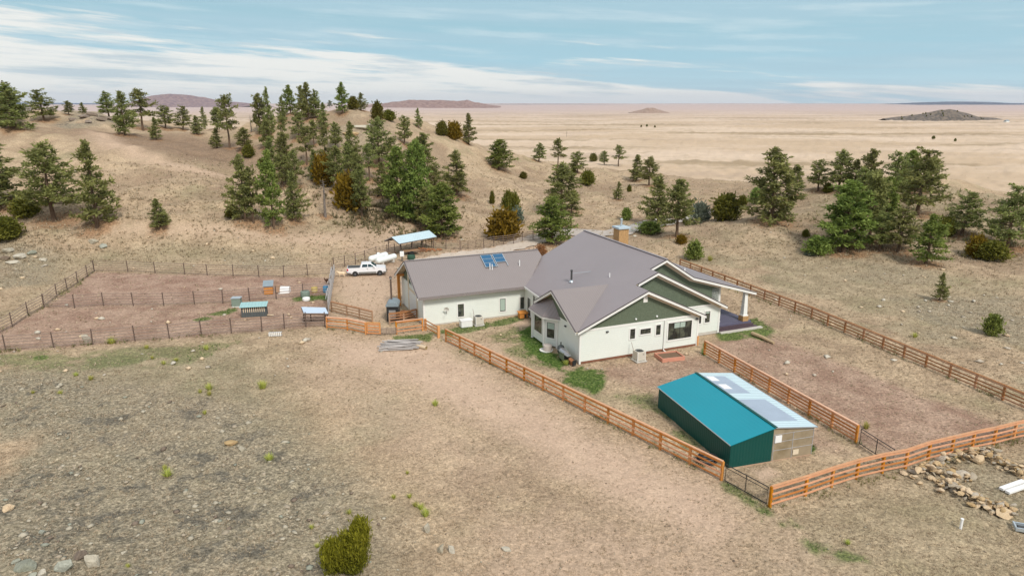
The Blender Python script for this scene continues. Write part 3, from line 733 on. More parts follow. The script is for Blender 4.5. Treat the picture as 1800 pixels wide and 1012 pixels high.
    needle = t.mix(t.ramp(fine, .4, .6), (.20,.105,.05), (.34,.20,.11))
    c = t.mix(t.math('MULTIPLY', litter, .8), c, needle)
    # far prairie: pale bands of grazed grass, darker draws
    st = t.obj((.0021, .0044, 0)); band = t.noise(st, 1., 5, .6); st2 = t.obj((.0052, .0125, 0)); band2 = t.noise(st2, 1., 4, .6)
    far = t.mix(t.ramp(band, .42, .58), (.48,.362,.25), (.57,.447,.335))
    far = t.mix(t.math('MULTIPLY', t.ramp(band2, .52, .68), .6), far, (.39,.295,.22))
    far = t.mix(t.math('MULTIPLY', t.ramp(t.noise(t.obj((.0016, .0052, 0)), 1., 6, .7), .51, .60), .8), far, (.30,.225,.14))
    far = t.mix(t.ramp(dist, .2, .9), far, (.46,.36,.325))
    c = t.mix(t.ramp(hill, .25, 1.), c, far)
    v1 = t.n('ShaderNodeTexVoronoi'); t.l(v, v1.inputs['Vector']); v1.inputs['Scale'].default_value = 9.5
    v2 = t.n('ShaderNodeTexVoronoi'); t.l(v, v2.inputs['Vector']); v2.inputs['Scale'].default_value = 4.2
    ca = t.n('ShaderNodeSeparateColor'); t.l(v1.outputs['Color'], ca.inputs[0]); cb = t.n('ShaderNodeSeparateColor'); t.l(v2.outputs['Color'], cb.inputs[0])
    grain = t.math('ADD', t.math('MULTIPLY_ADD', ca.outputs[0], .72, .64), t.math('MULTIPLY_ADD', cb.outputs[0], .36, -.18))
    grain = t.math('MULTIPLY_ADD', t.math('SUBTRACT', grain, 1.), t.math('MULTIPLY_ADD', rock, .30, .62), 1.)
    # clumps, stalks, crumbs: small-scale value changes of dead grass
    k = t.math('MULTIPLY', t.math('MULTIPLY_ADD', fine, 1.15, .43), t.math('MULTIPLY_ADD', vf, .95, .53))
    kk = t.n('ShaderNodeMix', data_type='FLOAT'); t.l(t.ramp(hill, .3, 1.), kk.inputs[0]); smooth = t.n('ShaderNodeMix', data_type='FLOAT'); t.l(t.math('MULTIPLY', pale, .55), smooth.inputs[0]); t.l(t.math('MULTIPLY', k, grain), smooth.inputs[2]); smooth.inputs[3].default_value = .99; t.l(smooth.outputs[0], kk.inputs[2]); kk.inputs[3].default_value = 1.0
    hs = t.n('ShaderNodeHueSaturation'); t.l(c, hs.inputs['Color']); t.l(kk.outputs[0], hs.inputs['Value'])
    t.l(hs.outputs[0], t.b.inputs['Base Color']); t.b.inputs['Roughness'].default_value = .95; t.b.inputs['Specular IOR Level'].default_value = .1
    hgt = t.math('ADD', t.math('MULTIPLY', fine, .5), t.math('MULTIPLY', vf, .3))
    t.bump(t.math('ADD', hgt, t.math('MULTIPLY', ca.outputs[1], .25)), .9, .12)
    o = bpy.data.objects.new('ground', me); COL.objects.link(o)
    tag(o, 'dry prairie ground with trampled dirt, rocky patches and far plain', None, kind='structure')
build_ground()

def fan(n, x0, x1, y0, y1, seed):
    r = np.random.default_rng(seed); px = r.uniform(x0, x1, n); py = r.uniform(y0, y1, n)
    X = (px-900)/FPX; Yv = -(py-506)/FPX; dy = CP+Yv*SP; dz = -SP+Yv*CP
    z = np.zeros(n); 
    for _ in range(6):
        tt = (z-H)/dz; x = X*tt; y = dy*tt; z = .5*z+.5*terr(x, y)
    tt = (z-H)/dz; x = X*tt; y = dy*tt; g = terr(x, y)
    ok = np.abs(g-z) < .6
    return x[ok], y[ok], g[ok], np.hypot(x, y)[ok]
HOUSE_O = Vector((6.11, 58.18, 0)); HOUSE_A = math.radians(22.5)
GH_O = Vector((14.12, 39.84, 0)); GH_A = math.radians(16.5)
def local(x, y, O, A):
    dx, dy = x-O.x, y-O.y; return dx*math.cos(A)+dy*math.sin(A), -dx*math.sin(A)+dy*math.cos(A)
def clear(x, y):
    u, v = local(x, y, HOUSE_O, HOUSE_A); g, h = local(x, y, GH_O, GH_A)
    inh = ((u > -.4) & (u < 22.6) & (v > -.3) & (v < 20.5)) | ((u > -10.6) & (u < 3) & (v > 15.6) & (v < 26)) | ((u > -1.1) & (u < 1) & (v > 4) & (v < 9))
    return ~(inh | ((g > -.2) & (g < 6.6) & (h > -.2) & (h < 9.8)))
def tufts(name, label, m, n, rect, seed, h0, h1, k, keep, wid=.022):
    x, y, z, d = fan(n, *rect, seed); r = np.random.default_rng(seed+1)
    Zn = zones(x, y); w = keep(Zn, x, y); ok = (r.random(len(x)) < w) & clear(x, y); x, y, z, d, Zn = x[ok], y[ok], z[ok], d[ok], Zn[ok]
    n = len(x); q = np.stack([x, y, z-.03], 1)[:, None]
    sc = (r.uniform(.6, 1.4, n)*np.clip(d/55, .75, 2.4))[:, None, None]
    a = r.uniform(0, 6.283, (n, k)); lean = r.uniform(.25, .95, (n, k))
    d3 = np.stack([np.cos(a)*lean, np.sin(a)*lean, np.ones((n, k))], -1); L = r.uniform(h0, h1, (n, k, 1))*sc
    s = np.stack([-np.sin(a), np.cos(a), np.zeros((n, k))], -1)*wid*sc
    o = q+np.stack([np.cos(a), np.sin(a), np.zeros((n, k))], -1)*.04*sc
    vv = np.stack([o-s, o+s, o+d3*L], 2).reshape(-1, 3); f = np.arange(len(vv)).reshape(-1, 3)
    tn = np.repeat(np.clip(r.random((n, 1))*.8+r.random((n, k))*.35-.1, 0, 1).ravel(), 3)
    ob = bpy.data.objects.new(name, mesh_np(name, vv, f, [m], {'tint': ('FLOAT', 'POINT', tn)})); COL.objects.link(ob)
    return tag(ob, label, 'grass', kind='stuff')
tufts('dry_grass', 'dead straw-coloured grass tufts over the open pasture', 'straw', 52000, (-40, 1840, 455, 1040), 101, .05, .13, 5, lambda Z, x, y: (1-.75*Z[:, 0])*(1-.75*Z[:, 3])*(1-Z[:, 1]))
tufts('slope_grass', 'dry bunch grass over the hillsides', 'straw', 24000, (-40, 1840, 205, 460), 103, .07, .16, 5, lambda Z, x, y: (1-.8*Z[:, 0])*(1-.5*Z[:, 3]), .03)
tufts('lawn_grass', 'short green grass around the house and along the fences', 'lawn', 90000, (330, 1480, 515, 970), 105, .05, .12, 4, lambda Z, x, y: Z[:, 1]**1.5*.9, .02)
Z_WOOD = [(430,320),(445,240),(500,205),(600,196),(690,215),(770,260),(790,380),(740,420),(640,400),(560,360),(500,330)]
tufts('low_scrub', 'low olive scrub under the pines of the central hill', 'scrub', 16000, (400, 820, 190, 430), 107, .12, .34, 6, lambda Z, x, y: pmask(x, y, pxpoly(Z_WOOD), 8)*sstep(-.1, .35, fbm(x/5, y/5, 81, 3))*.8, .05)
tufts('low_scrub', 'low olive scrub under the pines of the right knoll', 'scrub', 7000, (1400, 1840, 300, 480), 109, .12, .3, 6, lambda Z, x, y: pmask(x, y, pxpoly([(1440,350),(1640,320),(1800,360),(1800,440),(1640,450),(1450,430)]), 6)*sstep(-.05, .35, fbm(x/5, y/5, 83, 3))*.7, .05)
def near_line(x, y, lines, w):
    d = np.full(x.shape, 1e9)
    for ln in lines:
        q = pxpoly(ln)
        for (ax, ay), (bx, by) in zip(q[:-1], q[1:]):
            t = np.clip(((x-ax)*(bx-ax)+(y-ay)*(by-ay))/((bx-ax)**2+(by-ay)**2+1e-9), 0, 1); d = np.minimum(d, np.hypot(x-ax-t*(bx-ax), y-ay-t*(by-ay)))
    return sstep(w, w*.2, d)
FLINES = [[(784,600),(1268,843)], [(1353,890),(1800,768)], [(1238,622),(1504,777)], [(1260,500),(1426,559),(1762,702)], [(-30,619),(94,611),(298,595),(460,583),(571,574)], [(-12,592),(77,540),(165,478)], [(575,577),(643,587)], [(1268,845),(1353,890)]]
tufts('fence_weeds', 'dull green and straw weeds along the foot of the fences', 'weeds', 60000, (-40, 1840, 470, 900), 121, .10, .30, 5, lambda Z, x, y: near_line(x, y, FLINES, .75)*sstep(-.3, .25, fbm(x/1.5, y/1.5, 87, 2))*.9, .022)
def rubble(name, label, n, rect, seed, keep, s0, s1, mats):
    x, y, z, d = fan(n, *rect, seed); r = np.random.default_rng(seed+1)
    Zn = zones(x, y); ok = (r.random(len(x)) < keep(Zn, x, y)) & clear(x, y); x, y, z = x[ok], y[ok], z[ok]; n = len(x)
    b = np.array([(1,0,0),(0,1,0),(-1,0,0),(0,-1,0),(0,0,1),(0,0,-1),(.62,.62,.45),(-.62,.62,.45),(-.62,-.62,.45),(.62,-.62,.45)], float)
    fc = np.array([(0,6,9),(6,0,1),(1,7,6),(7,1,2),(2,8,7),(8,2,3),(3,9,8),(9,3,0),(4,6,7),(4,7,8),(4,8,9),(4,9,6),(5,1,0),(5,2,1),(5,3,2),(5,0,3)])
    sz = s0+(s1-s0)*r.random(n)**7
    v = b[None]*r.uniform(.62, 1.3, (n, 10, 1))*(r.uniform(.6, 1.25, (n, 1, 3))*np.array([1, 1, .62]))*sz[:, None, None]
    a = r.uniform(0, 6.28, n); ca, sa = np.cos(a)[:, None], np.sin(a)[:, None]
    v = np.stack([v[..., 0]*ca-v[..., 1]*sa, v[..., 0]*sa+v[..., 1]*ca, v[..., 2]], -1)+np.stack([x, y, z+sz*.12], 1)[:, None]
    f = (np.arange(n)[:, None, None]*10+fc[None]).reshape(-1, 3)
    ob = bpy.data.objects.new(name, mesh_np(name, v.reshape(-1, 3), f, mats, mi=np.repeat(r.integers(0, len(mats), n), 16))); COL.objects.link(ob)
    return tag(ob, label, 'stones', kind='stuff')
rubble('loose_stones', 'loose grey and greenish stones over the rocky foreground', 13000, (-40, 760, 640, 1040), 111, lambda Z, x, y: Z[:, 2]**2*.5*sstep(-.25, .3, fbm(x/1.6, y/1.6, 91, 3)), .02, .24, ['boulder_pale', 'boulder_pale', 'boulder_dark', 'boulder_pale', 'field_stone_grey', 'boulder_teal', 'field_stone_grey'])
rubble('slope_stones', 'scattered pale stones on the slopes and by the corral', 9000, (-40, 1840, 215, 660), 113, lambda Z, x, y: .10+.9*Z[:, 2]+.1*Z[:, 0], .04, .40, ['boulder_pale', 'field_stone', 'field_stone_grey'])
rubble('pebbles', 'small pebbles on the bare ground in front of the fence', 7000, (480, 1840, 590, 1040), 115, lambda Z, x, y: .35+0*x, .02, .07, ['boulder_pale', 'field_stone_grey', 'boulder_dark'])

# gravel drive behind the house: a sheet laid on the ground
def strip(name, label, pts, w, m, lift):
    pts = [P(*p) for p in pts]; d = []
    for i in range(len(pts)-1):
        for j in range(16): d.append(pts[i].lerp(pts[i+1], j/16))
    d.append(pts[-1]); vs = []; fs = []
    for i, p in enumerate(d):
        t = (d[min(i+1, len(d)-1)]-d[max(i-1, 0)]).normalized(); sd = Vector((t.y, -t.x, 0)).normalized()
        for j in range(7):
            q = p+sd*w*(j/6-.5)*(1+.12*math.sin(i*.9+j)); vs.append((q.x, q.y, tz(q.x, q.y)+lift))
    for i in range(len(d)-1):
        for j in range(6): fs.append((i*7+j, i*7+j+1, i*7+7+j+1, i*7+7+j))
    mb = MB(); mb.add(vs, fs); o = mb.build(name, m, smooth=True); return tag(o, label, None, kind='structure')
mat('gravel', (.50,.42,.345), .95, .25, 1.2, bump=.03, bscale=6)
mat('gravel_road', (.40,.355,.315), .95, .25, 1.2, bump=.03, bscale=6)
strip('gravel_drive', 'pale gravel drive running behind the house', [(745,462),(800,452),(860,443),(910,432),(950,418),(985,408)], 5.2, 'gravel', .10)
strip('ranch_road', 'grey gravel road leaving past the chimney', [(985,408),(1090,408),(1135,398),(1180,388),(1260,372)], 4.2, 'gravel_road', .10)

# ------------------------------------------------------------------ far hills
def hill(name, label, px0, px1, ybase, tops, D, col, dep=.5, rough=.25, seed=0):
    """tops: (fraction along, py of the crest)"""
    x0 = ptY(px0, ybase, D); x1 = ptY(px1, ybase, D); W = x1[0]-x0[0]; n, m = 120, 26; vs = []; zb = -32
    fr = np.array([t[0] for t in tops]); hy = np.array([ptY(900, t[1], D)[2] for t in tops])
    for i in range(n):
        s = i/(n-1); top = np.interp(s, fr, hy); top += (top-zb)*.10*float(fbm(s*26, seed, seed, 3))*(1 if rough > .35 else .35)
        for j in range(m):
            q = j/(m-1)*2-1; x = x0[0]+W*s; y = D+q*W*dep
            f = max(0, 1-abs(q)**1.5)
            f *= 1-rough*(.5+.5*float(fbm(x/(W*.06), y/(W*.05), seed, 4)))*(1-.75*max(0, 1-abs(q)*4))
            vs.append((x, y, zb+(top-zb)*f))
    fs = [(i*m+j, (i+1)*m+j, (i+1)*m+j+1, i*m+j+1) for i in range(n-1) for j in range(m-1)]
    t = NT('hill_'+str(seed)); v = t.obj((1/(W*.02), 1/(W*.02), .08)); nz = t.noise(v, 1., 5, .65)
    t.l(t.mix(t.ramp(nz, .4, .62), col[0], col[1]), t.b.inputs['Base Color']); t.b.inputs['Roughness'].default_value = .95
    M['hill_%d' % seed] = t.m
    mb = MB(); mb.add(vs, fs); o = mb.build(name, 'hill_%d' % seed, smooth=True); return tag(o, label, None, kind='structure')
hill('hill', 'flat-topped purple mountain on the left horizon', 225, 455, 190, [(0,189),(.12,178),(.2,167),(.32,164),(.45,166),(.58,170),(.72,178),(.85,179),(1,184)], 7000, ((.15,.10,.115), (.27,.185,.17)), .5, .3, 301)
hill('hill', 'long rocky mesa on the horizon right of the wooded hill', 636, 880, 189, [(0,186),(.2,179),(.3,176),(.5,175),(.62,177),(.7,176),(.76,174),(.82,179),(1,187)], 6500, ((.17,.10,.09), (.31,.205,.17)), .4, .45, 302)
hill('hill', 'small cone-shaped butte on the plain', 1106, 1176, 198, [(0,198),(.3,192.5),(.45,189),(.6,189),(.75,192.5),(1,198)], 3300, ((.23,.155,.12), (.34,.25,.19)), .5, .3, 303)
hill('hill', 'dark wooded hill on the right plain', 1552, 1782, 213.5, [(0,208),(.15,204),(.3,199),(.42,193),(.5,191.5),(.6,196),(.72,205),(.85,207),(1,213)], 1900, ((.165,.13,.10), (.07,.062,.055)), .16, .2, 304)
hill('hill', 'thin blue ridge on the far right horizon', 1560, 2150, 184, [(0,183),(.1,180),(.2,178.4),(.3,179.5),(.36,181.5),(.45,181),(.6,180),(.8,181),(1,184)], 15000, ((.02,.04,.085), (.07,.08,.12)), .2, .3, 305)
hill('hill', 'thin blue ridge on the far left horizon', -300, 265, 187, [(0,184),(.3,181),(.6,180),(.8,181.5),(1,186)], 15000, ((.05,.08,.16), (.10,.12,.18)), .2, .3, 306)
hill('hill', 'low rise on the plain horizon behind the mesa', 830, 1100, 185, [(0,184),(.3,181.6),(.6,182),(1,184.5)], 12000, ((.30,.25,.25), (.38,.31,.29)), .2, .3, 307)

# ------------------------------------------------------------------ sky, sun, air
def build_world():
    w = bpy.data.worlds.new('World'); S.world = w; w.use_nodes = True; nt = w.node_tree; nt.nodes.clear()
    t = NT.__new__(NT); t.t = nt
    out = t.n('ShaderNodeOutputWorld'); bg = t.n('ShaderNodeBackground'); t.l(bg.outputs[0], out.inputs[0])
    tc = t.n('ShaderNodeTexCoord'); sx = t.n('ShaderNodeSeparateXYZ'); t.l(tc.outputs['Generated'], sx.inputs[0])
    x, y, z = sx.outputs
    az = t.math('ARCTAN2', x, y); el = t.math('MULTIPLY', t.math('ARCSINE', z), 57.29578)
    sky = t.n('ShaderNodeTexSky', sky_type='NISHITA'); sky.sun_disc = False; sky.sun_elevation = SUN_EL; sky.sun_rotation = SUN_ROT; sky.altitude = 1500; sky.air_density = 1.; sky.dust_density = 1.5
    # clear-sky colour by height above the horizon
    cr = t.n('ShaderNodeValToRGB'); t.l(t.math('MULTIPLY_ADD', el, 1/12., .1), cr.inputs[0]); e = cr.color_ramp
    e.elements[0].position = .09; e.elements[0].color = (.52,.73,.83,1); e.elements[1].position = 1.; e.elements[1].color = (.31,.50,.61,1)
    for p_, c_ in ((.2,(.50,.71,.80,1)),(.35,(.40,.64,.75,1)),(.6,(.36,.59,.69,1))):
        q = e.elements.new(p_); q.color = c_
    co = t.n('ShaderNodeCombineXYZ'); t.l(t.math('ADD', t.math('MULTIPLY', az, 3.4), t.math('MULTIPLY', el, .20)), co.inputs[0]); t.l(t.math('ADD', t.math('MULTIPLY', el, .62), t.math('MULTIPLY', az, 1.9)), co.inputs[1])
    n1 = t.noise(co.outputs[0], 1.05, 7, .58)
    co2 = t.n('ShaderNodeCombineXYZ'); t.l(t.math('MULTIPLY', az, 1.9), co2.inputs[0]); t.l(t.math('ADD', t.math('MULTIPLY', el, .85), t.math('MULTIPLY', az, 1.3)), co2.inputs[1]); co2.inputs[2].default_value = 4.
    n2 = t.noise(co2.outputs[0], .8, 8, .62)
    edge = t.math('MULTIPLY_ADD', az, -4.4, 2.7)                 # cloud deck is deeper on the left
    m = t.math('SUBTRACT', t.math('SUBTRACT', edge, el), t.math('MULTIPLY_ADD', n1, -13., 6.5))
    deck = t.ramp(m, -.7, .9)
    wisps = t.math('MULTIPLY', t.ramp(n2, .36, .60), .9)
    co3 = t.n('ShaderNodeCombineXYZ'); t.l(t.math('MULTIPLY', az, 5.), co3.inputs[0]); t.l(t.math('ADD', t.math('MULTIPLY', el, 1.1), t.math('MULTIPLY', az, 3.)), co3.inputs[1]); co3.inputs[2].default_value = 9.
    n3 = t.noise(co3.outputs[0], 1., 7, .6)
    cloud = t.mix(t.ramp(n3, .47, .66), (.90,.90,.86), (.56,.66,.71))
    cloud = t.mix(t.ramp(el, 1.2, -.1), cloud, (.78,.80,.81))
    col = t.mix(wisps, cr.outputs[0], (.42,.62,.72)); col = t.mix(t.math('MULTIPLY', t.math('MULTIPLY', t.ramp(n3, .46, .70), .55), t.ramp(el, 1.5, 4.)), col, (.66,.79,.84)); col = t.mix(t.math('MULTIPLY', deck, .93), col, cloud)
    # overhead: bright thin overcast in front of the sky model
    nn = t.noise(tc.outputs['Generated'], 3., 5, .6)
    top = t.mix(t.ramp(nn, .35, .65), (.80,.86,.93), (1.08,1.1,1.1))
    hi = t.mix(.75, t.mix(1., sky.outputs[0], (.1,.1,.1), 'MULTIPLY'), top)
    col = t.mix(t.ramp(el, 9., 26.), col, hi)
    t.l(t.mix(1., col, (9.3,9.3,9.3), 'MULTIPLY'), bg.inputs[0]); bg.inputs[1].default_value = .1
SUN_EL = math.radians(46); SUN_AZ = math.radians(152)     # clockwise from the view direction: behind the camera, to the right
SUN_ROT = SUN_AZ
build_world()
sl = bpy.data.lights.new('sun', 'SUN'); sl.energy = 3.05; sl.angle = math.radians(12); sl.color = (1, .95, .87)
so = bpy.data.objects.new('sun', sl); COL.objects.link(so)
sd = Vector((math.sin(SUN_AZ)*math.cos(SUN_EL), math.cos(SUN_AZ)*math.cos(SUN_EL), math.sin(SUN_EL)))
so.rotation_euler = sd.to_track_quat('Z', 'Y').to_euler(); so.location = (20, -20, 80)
S.view_settings.view_transform = 'Standard'; S.view_settings.look = 'None'; S.view_settings.exposure = .13; S.view_settings.gamma = 1
# ------------------------------------------------------------------ the house (local axes: u along the front gable wall, v towards the back)
house = thing('ranch_house', 'pale green ranch house with brown metal roof, stepped gables and corner porch', 'house', HOUSE_O, HOUSE_A)
def lin(a, b, t): return a+(b-a)*t
def ztop(u, v):
    A = 3.53+.4215*u; B = 3.4+.486*(u-1.2); s = float(sstep(6, 10.5, v)); return A*(1-s)+B*s
def roof_plane(name, poly, th, m, soff=True, fascia=()):
    """metal sheet over a cream soffit board, with painted boards along the chosen edges"""
    mb = MB(); mb.slab(poly, .05); mb.build(name, m, house)
    if soff:
        c = Vector((sum(p[0] for p in poly)/len(poly), sum(p[1] for p in poly)/len(poly), sum(p[2] for p in poly)/len(poly)))
        q = [Vector(p).lerp(c, .006)-Vector((0, 0, .053)) for p in poly]
        mb = MB(); mb.slab(q, .10); mb.build('soffit', 'cream', house)
def rake(a, b, wide=.24, m='white_trim', drip=True, out=(0, -1, 0), th=.05):
    o = Vector(out)*.028; a = Vector(a)+o; b = Vector(b)+o
    mb = MB(); s = Vector((0, 0, -.055)); e = Vector((0, 0, -.055-wide))
    mb.prism([a+s, b+s, b+e, a+e], Vector(out)*th); mb.build('rake_board', m, house)
    if drip:
        mb = MB(); mb.prism([a+Vector((0,0,.03)), b+Vector((0,0,.03)), b-Vector((0,0,.05)), a-Vector((0,0,.05))], Vector(out)*(th+.03)); mb.build('drip_edge', 'drip_edge', house)
# main left slope as a fine sheet (it twists a little towards the back)
us = [-.5, .3, 1.2, 2.5, 4, 5.4, 6.7, 7.9, 9.15, 10.1, 11.04]; vs_ = [-.5, 0, .8, 1.65, 2.4, 3.05] + [3.8+.675*i for i in range(25)]
vs_ = [min(v, 20.0) for v in vs_]
top = MB(); bot = MB(); idx = {}
def cell_ok(u0, u1, v0, v1):
    uc, vc = (u0+u1)/2, (v0+v1)/2
    if uc > 9.15 and vc < 3.05: return False
    if 6.7 < uc <= 9.15 and vc < 1.65: return False
    if uc < .3: return vc < .8
    if uc < 1.2: return vc < 7.5
    return True
for i in range(len(us)-1):
    for j in range(len(vs_)-1):
        u0, u1, v0, v1 = us[i], us[i+1], vs_[j], vs_[j+1]
        if v1-v0 < .01 or not cell_ok(u0, u1, v0, v1): continue
        for mb, dz in ((top, 0), (bot, -.12)):
            mb.add([(u, v, ztop(u, v)+dz) for u, v in ((u0, v0), (u1, v0), (u1, v1), (u0, v1))], [(0, 1, 2, 3)])
def weld(o):
    bm = bmesh.new(); bm.from_mesh(o.data); bmesh.ops.remove_doubles(bm, verts=bm.verts, dist=.002)
    for f in bm.faces:
        f.normal_update()
        if f.normal.z < 0: f.normal_flip()
    bm.to_mesh(o.data); bm.free()
    for p in o.data.polygons: p.use_smooth = True
    return o
# extra sheet between the bay gable and the inside corner (eave at about u = .5 .. 1.2)
top.add([(.35, 8.3, ztop(.35, 8.3)), (1.2, 8.3, ztop(1.2, 8.3)), (1.2, 15.3, 3.4), (.9, 9.9, ztop(.9, 9.9)-.02)], [(0, 1, 2, 3)])
weld(top.build('main_roof', 'roof_along', house)); weld(bot.build('soffit', 'cream', house))
e0, e1 = Vector((.9, 9.2, ztop(.9, 9.2))), Vector((1.2, 15.3, 3.42))
mb = MB(); mb.prism([e0, e1, e1-Vector((0,0,.24)), e0-Vector((0,0,.24))], (-.06, 0, 0)); mb.build('fascia', 'white_trim', house)
# right slopes behind the three stepped gables
R1, R2, R3 = (6.7, 6.355), (9.15, 7.39), (11.04, 8.185)
roof_plane('gable_roof', [(R1[0], -.5, R1[1]), (13.45, -.5, 3.2), (13.45, 2.22, 3.2), (R1[0], 2.22, R1[1])], .05, 'roof_along')
roof_plane('gable_roof', [(R2[0], 1.65, R2[1]), (17.75, 1.65, 3.05), (17.75, 3.66, 3.05), (R2[0], 3.66, R2[1])], .05, 'roof_along')
roof_plane('main_roof_back', [(R3[0], 3.05, R3[1]), (14.4, 3.05, 6.06), (14.4, 20, 6.06), (R3[0], 20, R3[1])], .05, 'roof_along')
roof_plane('porch_roof', [(14.4, 3.05, 6.058), (22.65, 3.05, 3.62), (22.65, 20, 3.62), (14.4, 20, 6.058)], .05, 'roof_along')
rake((-.5, -.5, 3.32), (R1[0], -.5, R1[1])); rake((R1[0], -.5, R1[1]), (13.45, -.5, 3.2))
rake((7.0, 1.65, ztop(7.0, 1.65)), (R2[0], 1.65, R2[1])); rake((R2[0], 1.65, R2[1]), (17.75, 1.65, 3.05))
rake((9.25, 3.05, ztop(9.25, 3.05)), (R3[0], 3.05, R3[1])); rake((R3[0], 3.05, R3[1]), (14.4, 3.05, 6.06)); rake((14.4, 3.05, 6.06), (22.65, 3.05, 3.62))
# wide cream friezes under the right rakes
for a, b, v in (((R1[0], R1[1]), (13.0, 3.41), -.03), ((R2[0], R2[1]), (17.4, 3.22), 2.23), ((R3[0], R3[1]), (14.4, 6.06), 3.67), ((14.4, 6.06), (18.3, 4.9), 3.67)):
    mb = MB(); mb.prism([(a[0], v, a[1]-.18), (b[0], v, b[1]-.18), (b[0], v, b[1]-.55), (a[0], v, a[1]-.55)], (0, -.045, 0)); mb.build('frieze', 'cream', house)
# left wing roof and its gable end
WR, WZ = 20.6, 6.2
roof_plane('wing_roof', [(-10.85, 15.2, 3.42), (1.5, 15.2, 3.42), (5.25, 19.55, 5.66), (5.2, WR, WZ), (-10.85, WR, WZ)], .05, 'roof_across')
roof_plane('wing_roof_back', [(-10.85, WR, WZ), (5.2, WR, WZ), (5.2, 25.7, 3.5), (-10.85, 25.7, 3.5)], .05, 'roof_across')
rake((-10.85, 15.2, 3.42), (-10.85, WR, WZ), out=(-1, 0, 0)); rake((-10.85, WR, WZ), (-10.85, 25.7, 3.5), out=(-1, 0, 0))
mb = MB(); mb.box((-4.7, 15.17, 3.25), (12.3, .06, .22)); mb.build('gutter', 'roof_across', house)
mb = MB(); mb.box((-2.8, WR, WZ+.02), (16, .28, .05)); mb.build('ridge_cap', 'roof_across', house)
mb = MB(); mb.box((11.04, 11.5, 8.21), (.30, 17, .05)); mb.build('ridge_cap', 'roof_along', house)
# bay gable (faces left)
BR, BZ = 4.6, 5.86
roof_plane('bay_gable_roof', [(-.65, BR, BZ), (5.52, BR, BZ+.005), (-.45, -.5, 3.36), (-.65, -.52, 3.33)], .05, 'roof_across')
roof_plane('bay_gable_roof', [(-.65, BR, BZ), (-.65, 8.5, 3.80), (.75, 8.5, 3.81), (5.52, BR, BZ+.005)], .05, 'roof_across')
rake((-.65, -.52, 3.34), (-.65, BR, BZ), out=(-1, 0, 0)); rake((-.65, BR, BZ), (-.65, 8.5, 3.80), out=(-1, 0, 0))
# walls
def wall(a, b, name='wall', m='siding', parent=None):
    mb = MB(); mb.b2(a, b); return mb.build(name, m, parent or house)
wall((0, 0, .22), (13, .2, 3.06)); wall((12.8, .2, .22), (13, 2.26, 3.06)); wall((13, 2.26, .3), (17.4, 2.46, 3.1)); wall((17.2, 2.46, .3), (17.4, 3.7, 3.2))
wall((17.4, 3.7, .5), (18.3, 3.9, 4.4)); wall((18.1, 3.9, .5), (18.3, 20, 4.3)); wall((0, .2, .22), (.2, 9, 3.3)); wall((0, 9, .22), (1.7, 9.2, 3.3)); wall((1.5, 9.2, .2), (1.7, 15.95, 3.3))
wall((-10.13, 15.95, .12), (1.7, 16.15, 3.36)); wall((-10.13, 16.15, .12), (-9.93, 25.3, 3.3)); wall((-9.93, 25.1, .1), (18.1, 25.3, 3.3)) if False else wall((-9.93, 25.1, .1), (5.2, 25.3, 3.3)); wall((5.0, 19.9, .1), (18.3, 20.0, 4.2)); wall((5.0, 20, .1), (5.2, 25.1, 3.3))
for a, b in (((.02,.02,0),(12.98,.22,.22)), ((13,2.3,0),(17.38,2.5,.3)), ((.02,.22,0),(.22,9,.22)), ((-10.1,15.98,-.1),(1.7,16.18,.12)), ((-10.1,16.2,-.1),(-9.9,25.2,.12))):
    wall(a, b, 'footing', 'red_base' if a[1] < 1 and b[0] > 5 else 'concrete')
def poly_wall(pts, ext, name='gable_siding', m='shingle'):
    mb = MB(); mb.prism(pts, ext); return mb.build(name, m, house)
poly_wall([(.55,.0,3.26),(12.85,.0,3.26),(R1[0],.0,6.16)], (0,.2,0))
poly_wall([(4.6,2.26,3.26),(17.25,2.26,3.12),(R2[0],2.26,7.2),(4.6,2.26,5.25)], (0,.2,0))
poly_wall([(9.1,3.7,2.9),(18.3,3.7,2.9),(18.3,3.7,4.76),(14.4,3.7,5.9),(R3[0],3.7,8.0),(9.1,3.7,7.15)], (0,.2,0))
poly_wall([(0,.0,3.3),(0,BR,5.70),(0,8.4,3.72),(0,8.4,3.3)], (.2,0,0))
poly_wall([(-10.13,15.95,3.36),(-10.13,WR,6.05),(-10.13,25.2,3.45)], (.2,0,0))
# white bands and corner boards
def trim(a, b, name='trim_board', m='white_trim'): return wall(a, b, name, m)
trim((-.03,-.035,3.06),(13.03,.2,3.26)); trim((13.0,2.225,3.1),(17.43,2.46,3.26)); trim((-10.16,15.915,3.2),(1.5,15.95,3.36))
for a, b in (((-.035,-.035,.0),(.14,.14,3.06)), ((12.86,-.037,.0),(13.04,.14,3.06)), ((17.24,2.222,.05),(17.44,2.4,3.1)), ((-10.17,15.91,.0),(-9.98,16.1,3.2)), ((-10.17,25.1,.0),(-9.98,25.34,3.2)), ((-.04,8.84,0),(.12,9.04,3.3))): trim(a, b, 'corner_board')
trim((-10.175,18.2,.1),(-10.13,18.75,4.75), 'door_trim', 'cream'); trim((-10.175,21.9,.1),(-10.13,22.4,5.0), 'door_trim', 'cream'); trim((-10.17,18.75,2.6),(-10.13,21.9,2.9),'door_trim','cream')
mb = MB(); mb.b2((-10.165,18.75,.12),(-10.132,21.9,2.6)); mb.build('garage_door', 'white_trim', house)
mb = MB(); mb.beam((-10.7,24.6,0),(-10.7,24.6,3.8),.3,.3); mb.build('timber_post', 'wood_orange', house)
mb = MB(); mb.beam((-10.7,24.2,3.75),(-9.9,24.2,3.75),.2,.25); mb.build('timber_brace', 'wood_orange', house)
